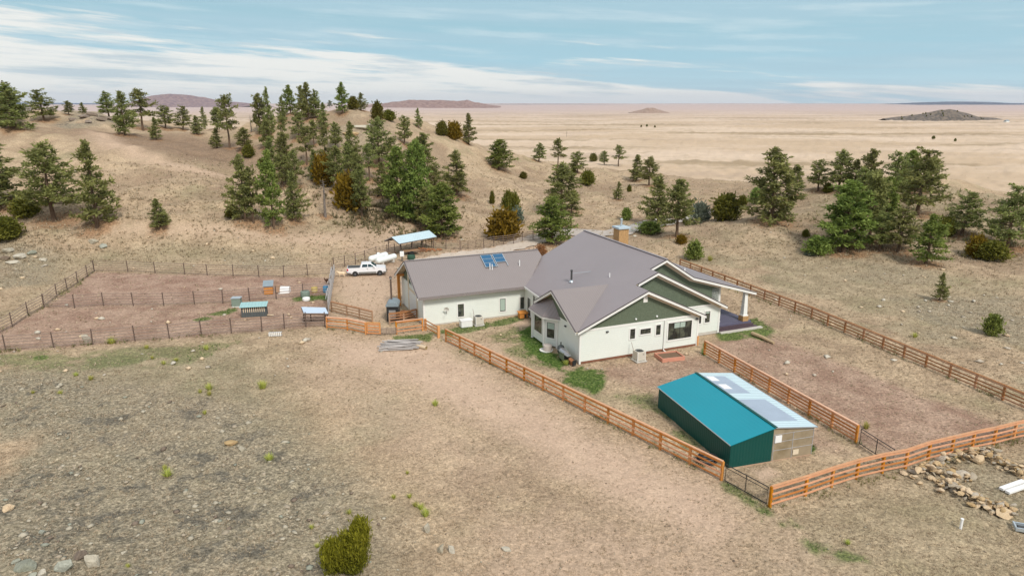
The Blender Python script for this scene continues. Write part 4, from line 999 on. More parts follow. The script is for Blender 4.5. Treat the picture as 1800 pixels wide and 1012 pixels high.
mb = MB(); mb.lathe([(.1,0),(.1,.12)], (-10.2,19.7,5.0), 12, 'X'); mb.build('gable_light', 'white_paint', house)
# windows: outer trim, dark sash, pane(s)
def window(c0, c1, face, frame=.13, bars=(), blind=None, sill=True):
    """c0,c1: opening corners (s,z) on a wall; face = ('v', value) looks to -v, ('u', value) looks to -u"""
    ax, w0 = face; (s0, z0), (s1, z1) = sorted((c0[0], c1[0])), None
def window(s0, s1, z0, z1, ax, w, fr=.12, bars=(), hbars=(), blind=0., base=None, yaw=None):
    def q(s, d, z):            # d: distance out of the wall
        if base is not None: return base+Vector((math.cos(yaw)*s+math.sin(yaw)*d, math.sin(yaw)*s-math.cos(yaw)*d, z))
        return Vector((s, w-d, z)) if ax == 'v' else Vector((w-d, s, z))
    def bx(mb, sa, sb, za, zb, da, db):
        vs = [q(s, d, z) for z in (za, zb) for s, d in ((sa, da), (sb, da), (sb, db), (sa, db))]
        mb.add(vs, [(3,2,1,0),(4,5,6,7),(0,1,5,4),(1,2,6,5),(2,3,7,6),(3,0,4,7)])
    mb = MB()
    bx(mb, s0-fr, s0, z0-fr, z1+fr, .0, .045); bx(mb, s1, s1+fr, z0-fr, z1+fr, .0, .045); bx(mb, s0, s1, z1, z1+fr, .0, .045); bx(mb, s0, s1, z0-fr, z0, .0, .06)
    win = mb.build('window', 'white_trim', house)
    mb = MB(); e = .05
    bx(mb, s0, s0+e, z0, z1, .0, .03); bx(mb, s1-e, s1, z0, z1, .0, .03); bx(mb, s0+e, s1-e, z0, z0+e, .0, .03); bx(mb, s0+e, s1-e, z1-e, z1, .0, .03)
    for b in bars: bx(mb, s0+(s1-s0)*b-.025, s0+(s1-s0)*b+.025, z0+e, z1-e, .0, .027)
    for b in hbars: bx(mb, s0+e, s1-e, z0+(z1-z0)*b-.025, z0+(z1-z0)*b+.025, .0, .024)
    mb.build('sash', 'sash', win)
    mb = MB(); bx(mb, s0+e, s1-e, z0+e, z1-e, .0, .012); mb.build('pane', 'glass', win)
    if blind:
        mb = MB(); bx(mb, s0+e, s1-e, z1-e-(z1-z0-2*e)*blind, z1-e, .0125, .016); mb.build('blind', 'blind', win)
    return win
window(5.27,5.80,1.72,2.68,'v',0); window(6.38,7.52,2.02,2.52,'v',0, bars=(.33,.66)); window(8.12,8.62,1.74,2.72,'v',0)
wb = window(9.5,12.2,1.02,2.72,'v',0,.14, bars=(.25,.5,.75))
mb = MB(); mb.b2((10.2,-.018,2.15),(11.45,-.014,2.65)); mb.build('blind', 'blind', wb)
window(14.72,15.08,1.36,2.46,'v',2.26); window(15.55,16.15,1.36,2.52,'v',2.26, blind=.15)
window(-6.34,-5.66,.62,2.02,'v',15.95, bars=(.5,)); window(-1.46,-.8,.64,2.1,'v',15.95, blind=.97); window(.98,1.45,.66,2.0,'v',15.95, .1, bars=(.5,))
window(13.0,13.5,1.3,2.9,'u',1.5); window(11.9,12.4,1.7,2.9,'u',1.5); window(14.2,15.0,.2,2.2,'u',1.5,.1)
# bay
bay = MB(); o0, o1, o2, o3 = (0,9.3), (-.85,8.45), (-.85,5.7), (0.0,4.5)
for a, b in ((o0,o1),(o1,o2),(o2,o3)):
    bay.prism([(a[0],a[1],.15),(b[0],b[1],.15),(b[0],b[1],3.02),(a[0],a[1],3.02)], (.12,0.02,0))
bay.build('bay_wall', 'siding', house)
mb = MB()
for p in (o1, o2, o3): mb.box((p[0]-.01, p[1], 1.5), (.2, .2, 3.04), .39)
mb.build('bay_corner_trim', 'white_trim', house)
mb = MB()
for a, b in ((o1,o2),(o2,o3),(o0,o1)): mb.beam((a[0]-.035,a[1],2.9),(b[0]-.035,b[1],2.9),.07,.22)
mb.build('bay_frieze', 'white_trim', house)
window(6.2,7.95,1.0,2.6,'u',-.85,.13)
yaw = math.atan2(o3[1]-o2[1], o3[0]-o2[0]); L = math.hypot(o3[0]-o2[0], o3[1]-o2[1])
window(L*.5-.42,L*.5+.42,.95,2.5,'v',0,.13,base=Vector((o2[0],o2[1],0)),yaw=yaw,blind=.42)
k0, k1, k2, k3 = (-.1,9.75,3.08), (-1.2,8.75,3.06), (-1.2,5.5,3.06), (.05,3.85,3.08); t0, t1 = (-.02,8.0,4.2), (-.02,5.6,4.62)
mb = MB(); mb.add([k1,k2,t1,t0,k0,k3,(-.02,9.4,3.3),(-.02,4.1,3.3)], [(0,1,2,3),(1,5,7,2),(0,3,6,4)]); o = mb.build('bay_roof', 'bay_roof', house)
sm = o.modifiers.new('thick', 'SOLIDIFY'); sm.thickness = .06; sm.offset = -1
mb = MB()
for a, b in ((k1,k2),(k2,k3),(k0,k1)): mb.beam((a[0]+.03,a[1],a[2]-.12),(b[0]+.03,b[1],b[2]-.12),.06,.12)
mb.build('bay_fascia', 'white_trim', house)
# small fittings
mb = MB(); mb.b2((6.55,-.03,5.12),(7.0,.0,5.72)); mb.build('gable_vent', 'white_trim', house)
for u in (5.8, 8.1):
    mb = MB(); mb.lathe([(.02,0),(.09,-.03),(.09,-.12),(.02,-.15)], (u,0,3.62), 12, 'Y'); mb.build('flood_light', 'white_paint', house)
for u, z in ((2.8,2.78),(12.75,2.8)):
    mb = MB(); mb.b2((u-.12,-.14,z-.06),(u+.12,0,z+.05)); mb.build('wall_light', 'pipe_dark', house)
mb = MB(); mb.b2((-.14,2.65,2.75),(0,2.9,2.86)); mb.build('wall_light', 'pipe_dark', house)
mb = MB(); mb.tube([(9.05,-.08,3.1),(9.05,-.08,.15),(9.05,-.5,.05)], .06, 8); mb.build('downspout', 'white_trim', house)
mb = MB(); mb.tube([(-.72,-.1,3.1),(-.72,-.1,3.1)], .01, 4) if False else mb.b2((12.95,-.12,.05),(13.1,.1,1.0)); mb.build('corner_post', 'fence_post', house)
def vent(name, u, v, z0, h, r, m, cap=None, flash=None):
    mb = MB(); mb.tube([(u,v,z0-.3),(u,v,z0+h)], r, 12); o = mb.build(name, m, house, smooth=True)
    if flash:
        mb = MB(); mb.lathe([(r*2.6,0),(r*1.3,.18),(r*1.02,.2)], (u,v,z0), 14); mb.build('flashing', flash, o, smooth=True)
    if cap:
        mb = MB(); mb.lathe([(r*1.5,0),(r*1.5,.05),(r*.5,.14)], (u,v,z0+h+.04), 12); mb.build('cap', cap, o)
vent('stove_pipe', 4.25, 10.0, ztop(4.25,10.0), 1.15, .10, 'pipe_dark', 'pipe_dark', 'galv')
mb = MB(); mb.beam((4.3,10.0,ztop(4.25,10)+.9),(6.3,9.6,ztop(6.3,9.6)+.02),.035,.035); mb.build('stove_pipe_stay', 'galv', house)
vent('vent_pipe', 6.32, 5.8, ztop(6.32,5.8), .42, .05, 'white_paint'); vent('vent_pipe', 15.5, 6.0, 5.7, .5, .06, 'white_paint')
for u, v, h in ((-1.75,18.2,.7),(-1.5,18.15,.6),(1.9,18.3,.65)): vent('vent_pipe', u, v, 3.42+.515*(v-15.2), h, .055, 'white_paint')
# solar collectors on the wing roof
sl_ = .515
def wz(v): return 3.42+sl_*(v-15.2)
for u0, rows in ((-2.15, 3), (-.72, 2)):
    va, vb = 20.25, 20.25-.62*rows; fr = MB()
    for u in (u0, u0+1.25): fr.beam((u,va,wz(va)+.14),(u,18.35,wz(18.35)+.14),.06,.06)
    for i in range(rows+1): fr.beam((u0,va-.62*i,wz(va-.62*i)+.145),(u0+1.25,va-.62*i,wz(va-.62*i)+.145),.05,.05)
    for u in (u0, u0+1.25): fr.beam((u,18.6,wz(18.6)+.12),(u,18.6,wz(18.6)),.04,.04)
    f = fr.build('solar_panel', 'galv', house)
    for i in range(rows):
        a, b = va-.62*i-.035, va-.62*(i+1)+.035
        mb = MB(); mb.slab([(u0+.04,a,wz(a)+.16),(u0+1.21,a,wz(a)+.16),(u0+1.21,b,wz(b)+.16),(u0+.04,b,wz(b)+.16)], .03); mb.build('solar_cell', 'solar_cell', f)
# stone chimney
ch = MB(); ch.b2((13.6,16.2,4.0),(14.9,17.5,8.75)); c = ch.build('chimney', 'stone_tan', house, bevel=.03)
mb = MB(); mb.b2((13.45,16.05,8.75),(15.05,17.65,8.97)); mb.build('chimney_cap', 'cap_metal', c, bevel=.02)
mb = MB(); mb.tube([(14.25,16.85,8.97),(14.25,16.85,9.75)], .12, 12); mb.lathe([(.17,0),(.17,.06),(.05,.16)], (14.25,16.85,9.75), 12); mb.build('flue', 'galv', c, smooth=True)
# porch: deck, steps, columns
mb = MB(); mb.b2((17.42,3.0,.30),(22.3,20,.5)); mb.build('porch_deck', 'deck_stain', house)
for i, (v0, z0) in enumerate(((2.62,.33),(2.25,.17))):
    mb = MB(); mb.b2((17.46,v0,.02),(22.3+.2*i,v0+.36,z0)); mb.build('porch_step', 'step_stain', house)
mb = MB(); mb.b2((17.46,1.85,-.05),(22.9,2.24,.10)); mb.build('porch_curb', 'concrete', house)
def column(u, v, zb, zt, w0, w1, pier=None):
    mb = MB(); a, b = w0/2, w1/2
    vs = [(u+x*s,v+y*s,z) for z, s in ((zb,a),(zt,b)) for x, y in ((-1,-1),(1,-1),(1,1),(-1,1))]
    mb.add(vs, [(3,2,1,0),(4,5,6,7),(0,1,5,4),(1,2,6,5),(2,3,7,6),(3,0,4,7)])
    mb.box((u,v,zb+.05),(w0+.14,w0+.14,.1)); mb.box((u,v,zt-.05),(w1+.14,w1+.14,.1)); o = mb.build('porch_column', 'white_trim', house)
    if pier:
        mb = MB(); mb.box((u,v,(pier+zb)/2),(w0+.22,w0+.22,zb-pier)); mb.build('stone_pier', 'stone_tan', o, bevel=.02)
column(21.6,3.45,1.05,3.72,.52,.34,pier=.5); column(18.55,4.1,.55,4.65,.44,.3); column(21.6,11.5,1.05,3.72,.52,.34,pier=.5); column(21.6,19.5,1.05,3.72,.52,.34,pier=.5)
mb = MB(); mb.b2((21.45,3.2,3.72),(21.75,19.9,3.86)); mb.build('porch_beam', 'white_trim', house)
mb = MB(); mb.b2((18.3,3.3,4.66),(18.8,3.5,4.74)); mb.build('porch_beam', 'white_trim', house)
mb = MB(); mb.b2((22.25,3.05,3.4),(22.6,3.3,3.6)); mb.build('gutter_box', 'white_trim', house)
# satellite dish on the wing wall
ds = MB(); ds.lathe([(.02,.06),(.16,.05),(.28,.0),(.28,-.01),(.16,.04),(.02,.05)], (0,0,0), 20, 'Y'); d = ds.build('satellite_dish', 'white_trim', house, smooth=True); d.location = (-7.75,15.45,1.75); d.rotation_euler = (math.radians(25),0,math.radians(-25))
mb = MB(); mb.tube([(0,.06,0),(0,.45,-.1)], .03, 6); mb.tube([(0,-.02,-.1),(.05,-.4,-.05)], .015, 5); mb.box((.05,-.42,-.04),(.08,.12,.08)); mb.build('dish_arm', 'pipe_dark', d)

# ------------------------------------------------------------------ fences
def along(pts, step):
    out = []; 
    for i in range(len(pts)-1):
        a, b = pts[i], pts[i+1]; n = max(1, round((b-a).length/step))
        out += [a.lerp(b, k/n) for k in range(n)]
    out.append(pts[-1])
    for p in out: p.z = tz(p.x, p.y)
    return out
def wood_fence(label, px, h=1.3, step=2.45, rails=(.22,.55,.88), mr='fence_wood', mp='fence_post', cap='fence_cap', keep=False, post=.15, name='wood_fence'):
    pts = [P(*q) for q in px]; ps = pts if keep else along(pts, step)
    root = thing(name, label, 'fence', ps[0], 0, 'orange board fences'); o = root.location.copy()
    ps = [p-o for p in ps]
    for p in ps:
        mb = MB(); mb.box((p.x, p.y, p.z+h/2-.1), (post, post, h+.16), random.uniform(-.05,.05)+HOUSE_A); q = mb.build('post', mp, root)
    dirs = [(ps[min(i+1,len(ps)-1)]-ps[max(i-1,0)]).normalized() for i in range(len(ps))]
    off = [Vector((d.y,-d.x,0))*.09 for d in dirs]
    for z in rails+(h-.1,):
        mb = MB()
        for i in range(len(ps)-1):
            j = random.uniform(-.012,.012); mb.beam(ps[i]+off[i]+Vector((0,0,z+j)), ps[i+1]+off[i+1]+Vector((0,0,z+random.uniform(-.012,.012))), .035, .115)
        mb.build('rail', mr, root)
    if cap:
        mb = MB()
        for i in range(len(ps)-1): mb.beam(ps[i]+Vector((0,0,h)), ps[i+1]+Vector((0,0,h)), .17, .04)
        mb.build('cap_rail', cap, root)
    return root
wood_fence('long orange board fence running from the log pile to the teal greenhouse', [(784,600),(1268,843)], 1.32)
wood_fence('orange board fence in front of the rubble pile, ending at the right edge', [(1353,890),(1415,871),(1461,855),(1505,841),(1550,830),(1591,822),(1630.6,808),(1671.7,798),(1708,789),(1746,781),(1781,772),(1830,761)], 1.35, keep=True)
wood_fence('orange board fence between the greenhouse and the bare paddock', [(1238,622),(1504,777)], 1.35, rails=(.2,.46,.72,.98))
wood_fence('farthest orange fence, along the foot of the right knoll', [(1195,470),(1426,559),(1588,628),(1762,702),(1860,745)], 1.25, 2.45, rails=(.2,.5,.8), mr='fence_dark', mp='fence_dark', cap='fence_dark')
wood_fence('short orange fence run joining the pipe corral', [(575,577),(611,580),(643,587)], 1.3, 2.4)
wood_fence('weathered orange fence behind the short corral run', [(583,548),(610,555),(632,560),(655,566)], 1.25, 2.4, mr='fence_grey', mp='fence_grey', cap='fence_dark')
wood_fence('brown fence panel in front of the black wood boiler', [(685,570),(710,567),(733,562)], 1.25, 2.4, rails=(.3,.6,.9), mr='fence_dark', mp='fence_grey', cap='fence_dark')
wood_fence('orange fence panel beside the house corner, ending in a thick post', [(697,587),(743,581)], 1.35, 3.3, rails=(.3,.65))
wood_fence('short orange rail from the thick post towards the long fence', [(748,580),(771,593)], 1.25, 2.5, rails=(.4,.8), cap=None, post=.24)
def gate(name, label, a, b, h, kind):
    a, b = P(*a), P(*b); L = (b-a).length; root = thing(name, label, 'gate', a, math.atan2(b.y-a.y, b.x-a.x)); s = (b.z-a.z)/L
    if kind == 'wire':
        mb = MB(); zz = lambda x, z: (x, 0, z+s*x)
        mb.tube([zz(.08,.1), zz(.08,h), zz(L-.08,h), zz(L-.08,.1), zz(.08,.1)], .03, 6); mb.tube([zz(.08,h-.22), zz(L-.08,h-.22)], .02, 6); mb.tube([zz(L/2,.1), zz(L/2,h)], .025, 6)
        mb.build('gate_frame', 'black_wire', root)
        mb = MB(); n = int(L/.1)
        for i in range(1, n): mb.tube([zz(.08+(L-.16)*i/n,.1), zz(.08+(L-.16)*i/n,h-.22)], .004, 3, cap=False)
        for i in range(1, 9): mb.tube([zz(.08,.1+(h-.32)*i/9), zz(L-.08,.1+(h-.32)*i/9)], .004, 3, cap=False)
        mb.build('wire_mesh', 'black_wire', root)
    elif kind == 'board':
        mb = MB()
        for z in (.2,.5,.8,1.12): mb.beam((.05,0,z),(L-.05,0,z),.04,.14)
        mb.build('gate_board', 'fence_wood', root)
        mb = MB()
        for x in (.1, L-.1): mb.beam((x,.04,.1),(x,.04,h),.1,.12)
        mb.beam((.1,.045,h),(L-.1,.045,h),.1,.09); mb.build('gate_frame', 'fence_post', root)
    else:
        mb = MB()
        for i in range(6): mb.tube([(0,0,.2+i*(h-.25)/5),(L,0,.2+i*(h-.25)/5)], .028, 6)
        mb.build('gate_rail', kind, root)
        mb = MB()
        for x in (0, L*.33, L*.66, L): mb.tube([(x,0,.1),(x,0,h)], .03, 6)
        mb.build('gate_upright', kind, root)
    return root
gate('wire_gate', 'black wire gate between the long fence and the rubble-pile fence', (1272,845), (1349,888), 1.2, 'wire')
gate('wire_gate', 'black wire gate at the end of the paddock fence', (1509,780), (1570,820), 1.2, 'wire')
gate('board_gate', 'orange board gate beside the log pile', (644,588), (670,589), 1.3, 'board')
gate('pipe_gate', 'low grey pipe gate in the gap by the board gate', (671,589), (697,588), .8, 'pale_pipe')
gate('pipe_gate', 'grey pipe railing beside the road behind the chimney', (1097,412), (1136,402), 1.5, 'galv')
gate('pipe_gate', 'dark pipe gate in the fence behind the hay shelter', (809,439), (850.6,437), 1.4, 'rust_pipe')
def pipe_fence(label, px, h=1.5, n=5, grp='rusty pipe corral fences', sub=0, mrail='rust_pipe', mpost='rust_pipe', rr=.036):
    pts = [P(*q) for q in px]
    if sub: pts = along(pts, sub)
    root = thing('pipe_fence', label, 'fence', pts[0], 0, grp); o = root.location.copy(); ps = [p-o for p in pts]
    for p in ps:
        mb = MB(); j = random.uniform(-.04,.04); mb.tube([p+Vector((0,0,-.2)), p+Vector((j,j*.5,h+.12))], .06, 7); mb.build('post', mpost, root)
    for k in range(n):
        z = .22+(h-.25)*k/(n-1); mb = MB(); mb.tube([p+Vector((0,0,z)) for p in ps], rr, 6); mb.build('rail', mrail if k == 9 else ('pale_pipe' if mrail == 'rust_pipe' else mrail), root)
    return root
pipe_fence('front corral fence of rusty pipe along the grassy foreground', [(-30,619),(10,616),(94.5,611),(163,605.6),(237.5,599),(298,595),(354.5,589),(407,585),(460.5,582.7),(500,577),(538,574),(571,574)])
pipe_fence('left corral fence running back to the far corner', [(-12,592),(22,574.5),(50,555),(77.5,540),(100,521),(118.5,510),(136.7,498),(154,486.5),(165.6,477.5)], mrail='pale_pipe')
pipe_fence('back corral fence at the foot of the dry slope', [(166,477),(225,477.5),(273,480),(325,482),(364.5,484),(410,485),(455.4,486.5),(499,487),(541,484),(585,482)])
pipe_fence('middle corral fence dividing the two dirt pens', [(77,540),(131,541),(182,537),(234.5,537),(288,537),(342,534.5),(392,533),(439,528),(486,525),(533,521),(580,518)])
pipe_fence('pipe fence along the drive behind the white truck', [(587,473),(606,469),(625,464.5),(642,459.5),(662,452),(681,448.5),(693.5,447)], mrail='rust_pipe', h=1.6)
pipe_fence('dark pipe fence behind the gravel drive', [(749,432.5),(759,435),(784,438),(809,439)], h=1.5)
pipe_fence('dark pipe fence curving past the orange-brown juniper', [(850.6,437),(868,432.5),(885,431),(902.6,429),(918,425),(937,423),(962,418)], h=1.6)
# weathered plank windbreak between pens and yard
def windbreak():
    a, b = P(588,483), P(577,549); root = thing('plank_windbreak', 'grey weathered plank windbreak between dirt pens and yard', 'fence', a, math.atan2(b.y-a.y, b.x-a.x)); L = (b-a).length
    mb = MB(); x = 0
    while x < L:
        w = random.uniform(.14,.24); h = random.uniform(1.15,1.6); mb.box((x+w/2, random.uniform(-.05,.05), h/2), (w*.95,.05,h), random.uniform(-.1,.1)); x += w
    mb.build('plank', 'grey_board', root)
    mb = MB(); mb.beam((0,.08,.5),(L,.08,.5),.06,.14); mb.beam((0,.08,1.1),(L,.08,1.1),.06,.14); mb.build('rail', 'log_grey', root)
    mb = MB()
    for i in range(30):
        x0 = random.uniform(0, L-2.5); mb.tube([(x0,-.25+random.uniform(-.1,.1),1.3+random.uniform(-.35,.25)),(x0+random.uniform(1.5,2.6),-.2,1.3+random.uniform(-.35,.25))], .045, 5)
    mb.build('slab', 'grey_board', root)
windbreak()
# ------------------------------------------------------------------ greenhouse
def greenhouse():
    root = thing('greenhouse', 'half teal metal, half clear panelled greenhouse with low gable roof', 'greenhouse', GH_O, GH_A)
    W, L, R = 6.4, 9.6, 3.25; zl, zr, zc = 1.75, 2.12, 2.50
    def b(name, m, *bs, parent=root):
        mb = MB()
        for x in bs: mb.b2(*x)
        return mb.build(name, m, parent)
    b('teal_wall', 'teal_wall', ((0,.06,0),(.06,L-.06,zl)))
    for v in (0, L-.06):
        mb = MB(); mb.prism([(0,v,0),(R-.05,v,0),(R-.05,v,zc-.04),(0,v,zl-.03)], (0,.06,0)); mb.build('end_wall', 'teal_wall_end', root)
        mb = MB(); mb.prism([(R-.05,v+.01,.04),(W,v+.01,.04),(W,v+.01,zr-.05),(R-.05,v+.01,zc-.06)], (0,.04,0)); mb.build('clear_wall', 'poly_wall', root)
    b('clear_wall', 'poly_wall', ((W-.05,.06,.04),(W,L-.06,zr-.05)))
    mb = MB(); mb.slab([(-.12,-.12,zl-.02),(R,-.12,zc+.01),(R,L+.12,zc+.01),(-.12,L+.12,zl-.02)], .05); mb.build('teal_roof', 'teal_roof', root)
    mb = MB(); mb.slab([(R,-.1,zc),(W+.14,-.1,zr-.02),(W+.14,L+.1,zr-.02),(R,L+.1,zc)], .03); cr = mb.build('clear_roof', 'poly_clear', root)
    s = (zr-.02-zc)/(W+.14-R); zz = lambda u: zc+s*(u-R)+.012
    for v0, v1, u0, u1 in ((.9,4.5,R+.25,5.75),(5.6,9.0,R+.2,5.35)):
        mb = MB(); mb.slab([(u0,v0,zz(u0)),(u1,v0,zz(u1)),(u1,v1,zz(u1)),(u0,v1,zz(u0))], .008); mb.build('shade_screen', 'poly_screen', cr)
    for v0, u0 in ((6.4,R+.4),(8.0,R+.35),(2.2,R+.5)):
        mb = MB(); mb.slab([(u0,v0,zz(u0)+.008),(u0+.7,v0,zz(u0+.7)+.008),(u0+.7,v0+.9,zz(u0+.7)+.008),(u0,v0+.9,zz(u0)+.008)], .006); mb.build('roof_panel', 'white_paint' if v0 > 5 else 'poly_screen', cr)
    mb = MB(); mb.beam((R,-.14,zc+.03),(R,L+.14,zc+.03),.22,.03); mb.build('ridge_cap', 'teal_wall', root)
    mb = MB(); mb.beam((-.13,-.12,zl-.03),(-.13,L+.12,zl-.03),.03,.06); mb.build('eave_flashing', 'galv', root)
    mb = MB(); mb.beam((W+.14,-.1,zr-.04),(W+.14,L+.1,zr-.04),.04,.07)
    mb.beam((R,-.12,zc-.01),(W+.14,-.12,zr-.03),.04,.07); mb.build('eave_trim', 'galv', root)
    mb = MB()
    for z in (.75,1.35,1.9): mb.b2((R,-.012,z),(W-.02,.012,z+.035))
    for x in (R+.02,4.75,W-.05): mb.b2((x,-.013,.05),(x+.04,.01,1.95))
    mb.build('wall_batten', 'grey_board', root)
    b('vent_fan', 'white_paint', ((R+.08,-.06,1.35),(R+.58,-.01,1.85))); b('wall_vent', 'cream', ((4.85,-.05,.25),(5.3,-.008,.6)))
    b('ground_sill', 'fence_grey', ((R,-.03,0),(W+.02,.04,.05)), ((-.05,-.03,-.05),(R,.02,.03)))
greenhouse()

# ------------------------------------------------------------------ fittings round the house
def hl(u, v, z=0.): 
    q = HOUSE_O+Vector((math.cos(HOUSE_A)*u-math.sin(HOUSE_A)*v, math.sin(HOUSE_A)*u+math.cos(HOUSE_A)*v, z)); return q
def ac_unit(label, u, v):
    root = thing('air_conditioner', label, 'air conditioner', hl(u, v), HOUSE_A, 'outdoor air conditioners')
    mb = MB(); mb.box((0,0,.05),(1.1,1.1,.1)); mb.build('pad', 'concrete', root)
    mb = MB(); mb.box((0,0,.56),(.84,.84,.84)); mb.build('body', 'ac_beige', root, bevel=.03)
    mb = MB(); mb.lathe([(.39,.985),(.39,1.0),(.1,1.03),(.1,1.04)], (0,0,0), 24); o = mb.build('fan_grille', 'black_metal', root)
    mb = MB()
    for x, y in ((-1,-1),(1,-1),(1,1),(-1,1)): mb.box((x*.41,y*.41,.56),(.05,.05,.86))
    mb.box((0,0,1.0),(.9,.06,.02)); mb.build('corner_trim', 'white_trim', root)
    mb = MB(); mb.b2((.12,-.43,.7),(.26,-.42,.75)); mb.build('badge', 'pipe_dark', root)
    mb = MB(); mb.tube([(-.2,.42,.5),(-.25,.62,.9),(-.25,1.0,1.5)], .025, 6); mb.build('line_set', 'pale_pipe', root)
ac_unit('beige air conditioner against the wall of the left wing', -4.6, 14.9-.6)
ac_unit('beige air conditioner below the front gable windows', 5.53, -1.3)
root = thing('storage_tub', 'white ribbed tub beside the wing air conditioner', 'tub', hl(-6.0, 14.3), HOUSE_A)
mb = MB(); mb.box((0,0,.36),(1.25,.8,.72)); mb.build('body', 'white_paint', root, bevel=.05)
mb = MB()
for k in range(9): mb.box((-.56+.14*k,-.41,.36),(.05,.03,.6))
mb.build('rib', 'white_trim', root)
mb = MB(); mb.box((0,0,.75),(1.32,.88,.07)); mb.build('lid', 'white_paint', root, bevel=.02)
root = thing('dog_house', 'small orange wooden doghouse in the corner between the wings', 'dog house', hl(.75, 14.7), HOUSE_A); root.scale = (.8,.8,.8)
mb = MB(); mb.b2((-.55,-.4,.06),(.55,-.37,.8)); mb.b2((-.55,.37,.06),(.55,.4,.8)); mb.b2((-.55,-.37,.06),(-.52,.37,.8)); mb.b2((.52,-.37,.06),(.55,-.14,.8)); mb.b2((.52,.14,.06),(.55,.37,.8)); mb.b2((.52,-.14,.55),(.55,.14,.8)); mb.build('wall', 'wood_orange', root)
mb = MB(); mb.slab([(-.66,-.52,.82),(.66,-.52,.82),(.66,.52,.92),(-.66,.52,.92)], .05); mb.build('roof', 'wood_orange', root)
mb = MB(); mb.b2((.08,-.425,.1),(.4,-.402,.6)); mb.build('doorway', 'black_metal', root)
root = thing('water_pot', 'pale round water pot on a dish beside the bay', 'pot', hl(-1.25, 4.35), 0)
mb = MB(); mb.lathe([(.02,0),(.62,.0),(.66,.1),(.60,.1),(.56,.05),(.02,.05)], n=24); mb.build('dish', 'white_trim', root, smooth=True)
mb = MB(); mb.lathe([(.30,.05),(.42,.1),(.43,.55),(.40,.60),(.34,.62),(.02,.62)], (.12,0,0), 24); mb.build('body', 'terracotta', root, smooth=True)
def grill():
    root = thing('barbecue_grill', 'stainless barbecue grill on wheels at the house corner', 'grill', hl(-.95, 1.15), HOUSE_A-math.pi/2)
    mb = MB(); mb.box((0,0,.48),(1.0,.5,.62)); mb.build('cabinet', 'black_metal', root, bevel=.02)
    mb = MB()
    for x in (-.78,.78): mb.box((x,0,.86),(.5,.46,.05))
    mb.build('side_shelf', 'stainless', root)
    vs = MB(); pr_ = [(-.28,.8),(.28,.8),(.28,.95),(.2,1.14),(.02,1.22),(-.16,1.16),(-.28,1.0)]
    vs.prism([(-.5,y,z) for y, z in pr_], (1.0,0,0)); vs.build('hood', 'stainless', root, bevel=.015)
    mb = MB(); mb.tube([(-.36,-.33,.98),(.36,-.33,.98)], .02, 8); mb.build('handle', 'galv', root)
    for x in (-.4,.4):
        mb = MB(); mb.lathe([(.01,-.03),(.09,-.03),(.09,.03),(.01,.03)], (x,-.15,.09), 14, 'Y'); mb.build('wheel', 'rubber', root)
    mb = MB(); mb.box((0,-.26,.5),(.9,.02,.5)); mb.build('door', 'stainless', root)
    r2 = thing('kettle_smoker', 'dark upright smoker standing behind the barbecue grill', 'smoker', hl(-.75, 2.25), 0)
    mb = MB(); mb.lathe([(.05,.35),(.22,.4),(.33,.6),(.34,.9),(.30,1.08),(.16,1.2),(.03,1.23)], n=20); mb.build('bowl', 'charcoal_board', r2, smooth=True)
    mb = MB(); mb.tube([(0,0,1.2),(0,0,1.5)], .05, 8); mb.build('chimney', 'black_metal', r2)
    for k in range(3):
        mb = MB(); a = k*2.1; mb.tube([(.12*math.cos(a),.12*math.sin(a),.42),(.33*math.cos(a),.33*math.sin(a),0)], .02, 6); mb.build('leg', 'black_metal', r2)
    r3 = thing('firewood_rack', 'short rack of firewood below the barbecue grill', 'firewood', hl(-.62, .30), HOUSE_A-math.pi/2)
    mb = MB()
    for k in range(9):
        for j in range(3): mb.tube([(-.5+.11*k+random.uniform(-.02,.02),-.2,.1+.13*j),(-.5+.11*k,.2,.1+.13*j+random.uniform(-.02,.02))], .055, 6)
    mb.build('split_logs', 'firewood', r3)
    mb = MB(); mb.b2((-.6,-.18,0),(-.56,.18,.55)); mb.b2((.5,-.18,0),(.54,.18,.55)); mb.b2((-.6,-.1,0),(.54,.1,.04)); mb.build('frame', 'black_metal', r3)
grill()
root = thing('raised_bed', 'reddish wooden raised garden bed on bare soil by the front wall', 'garden bed', hl(8.5, -1.85), HOUSE_A-.12)
for s in (-1, 1):
    mb = MB(); mb.box((0,s*.78,.17),(2.3,.10,.36)); mb.build('side_board', 'bed_wood', root)
    mb = MB(); mb.box((s*1.1,0,.17),(.10,1.46,.34)); mb.build('end_board', 'bed_wood', root)
mb = MB(); mb.box((0,0,.12),(2.1,1.46,.22)); mb.build('soil', 'soil', root)
root = thing('fallen_log', 'pale peeled log lying on the ground beyond the porch', 'log', P(1338,596), 0)
a, b = P(1322,588)-root.location, P(1360,605)-root.location
mb = MB(); mb.tube([a+Vector((0,0,.15)),(a+b)/2+Vector((0,0,.2)),b+Vector((0,0,.14))], [.2,.18,.13], 9); mb.build('stem', 'log_tan', root, smooth=True)
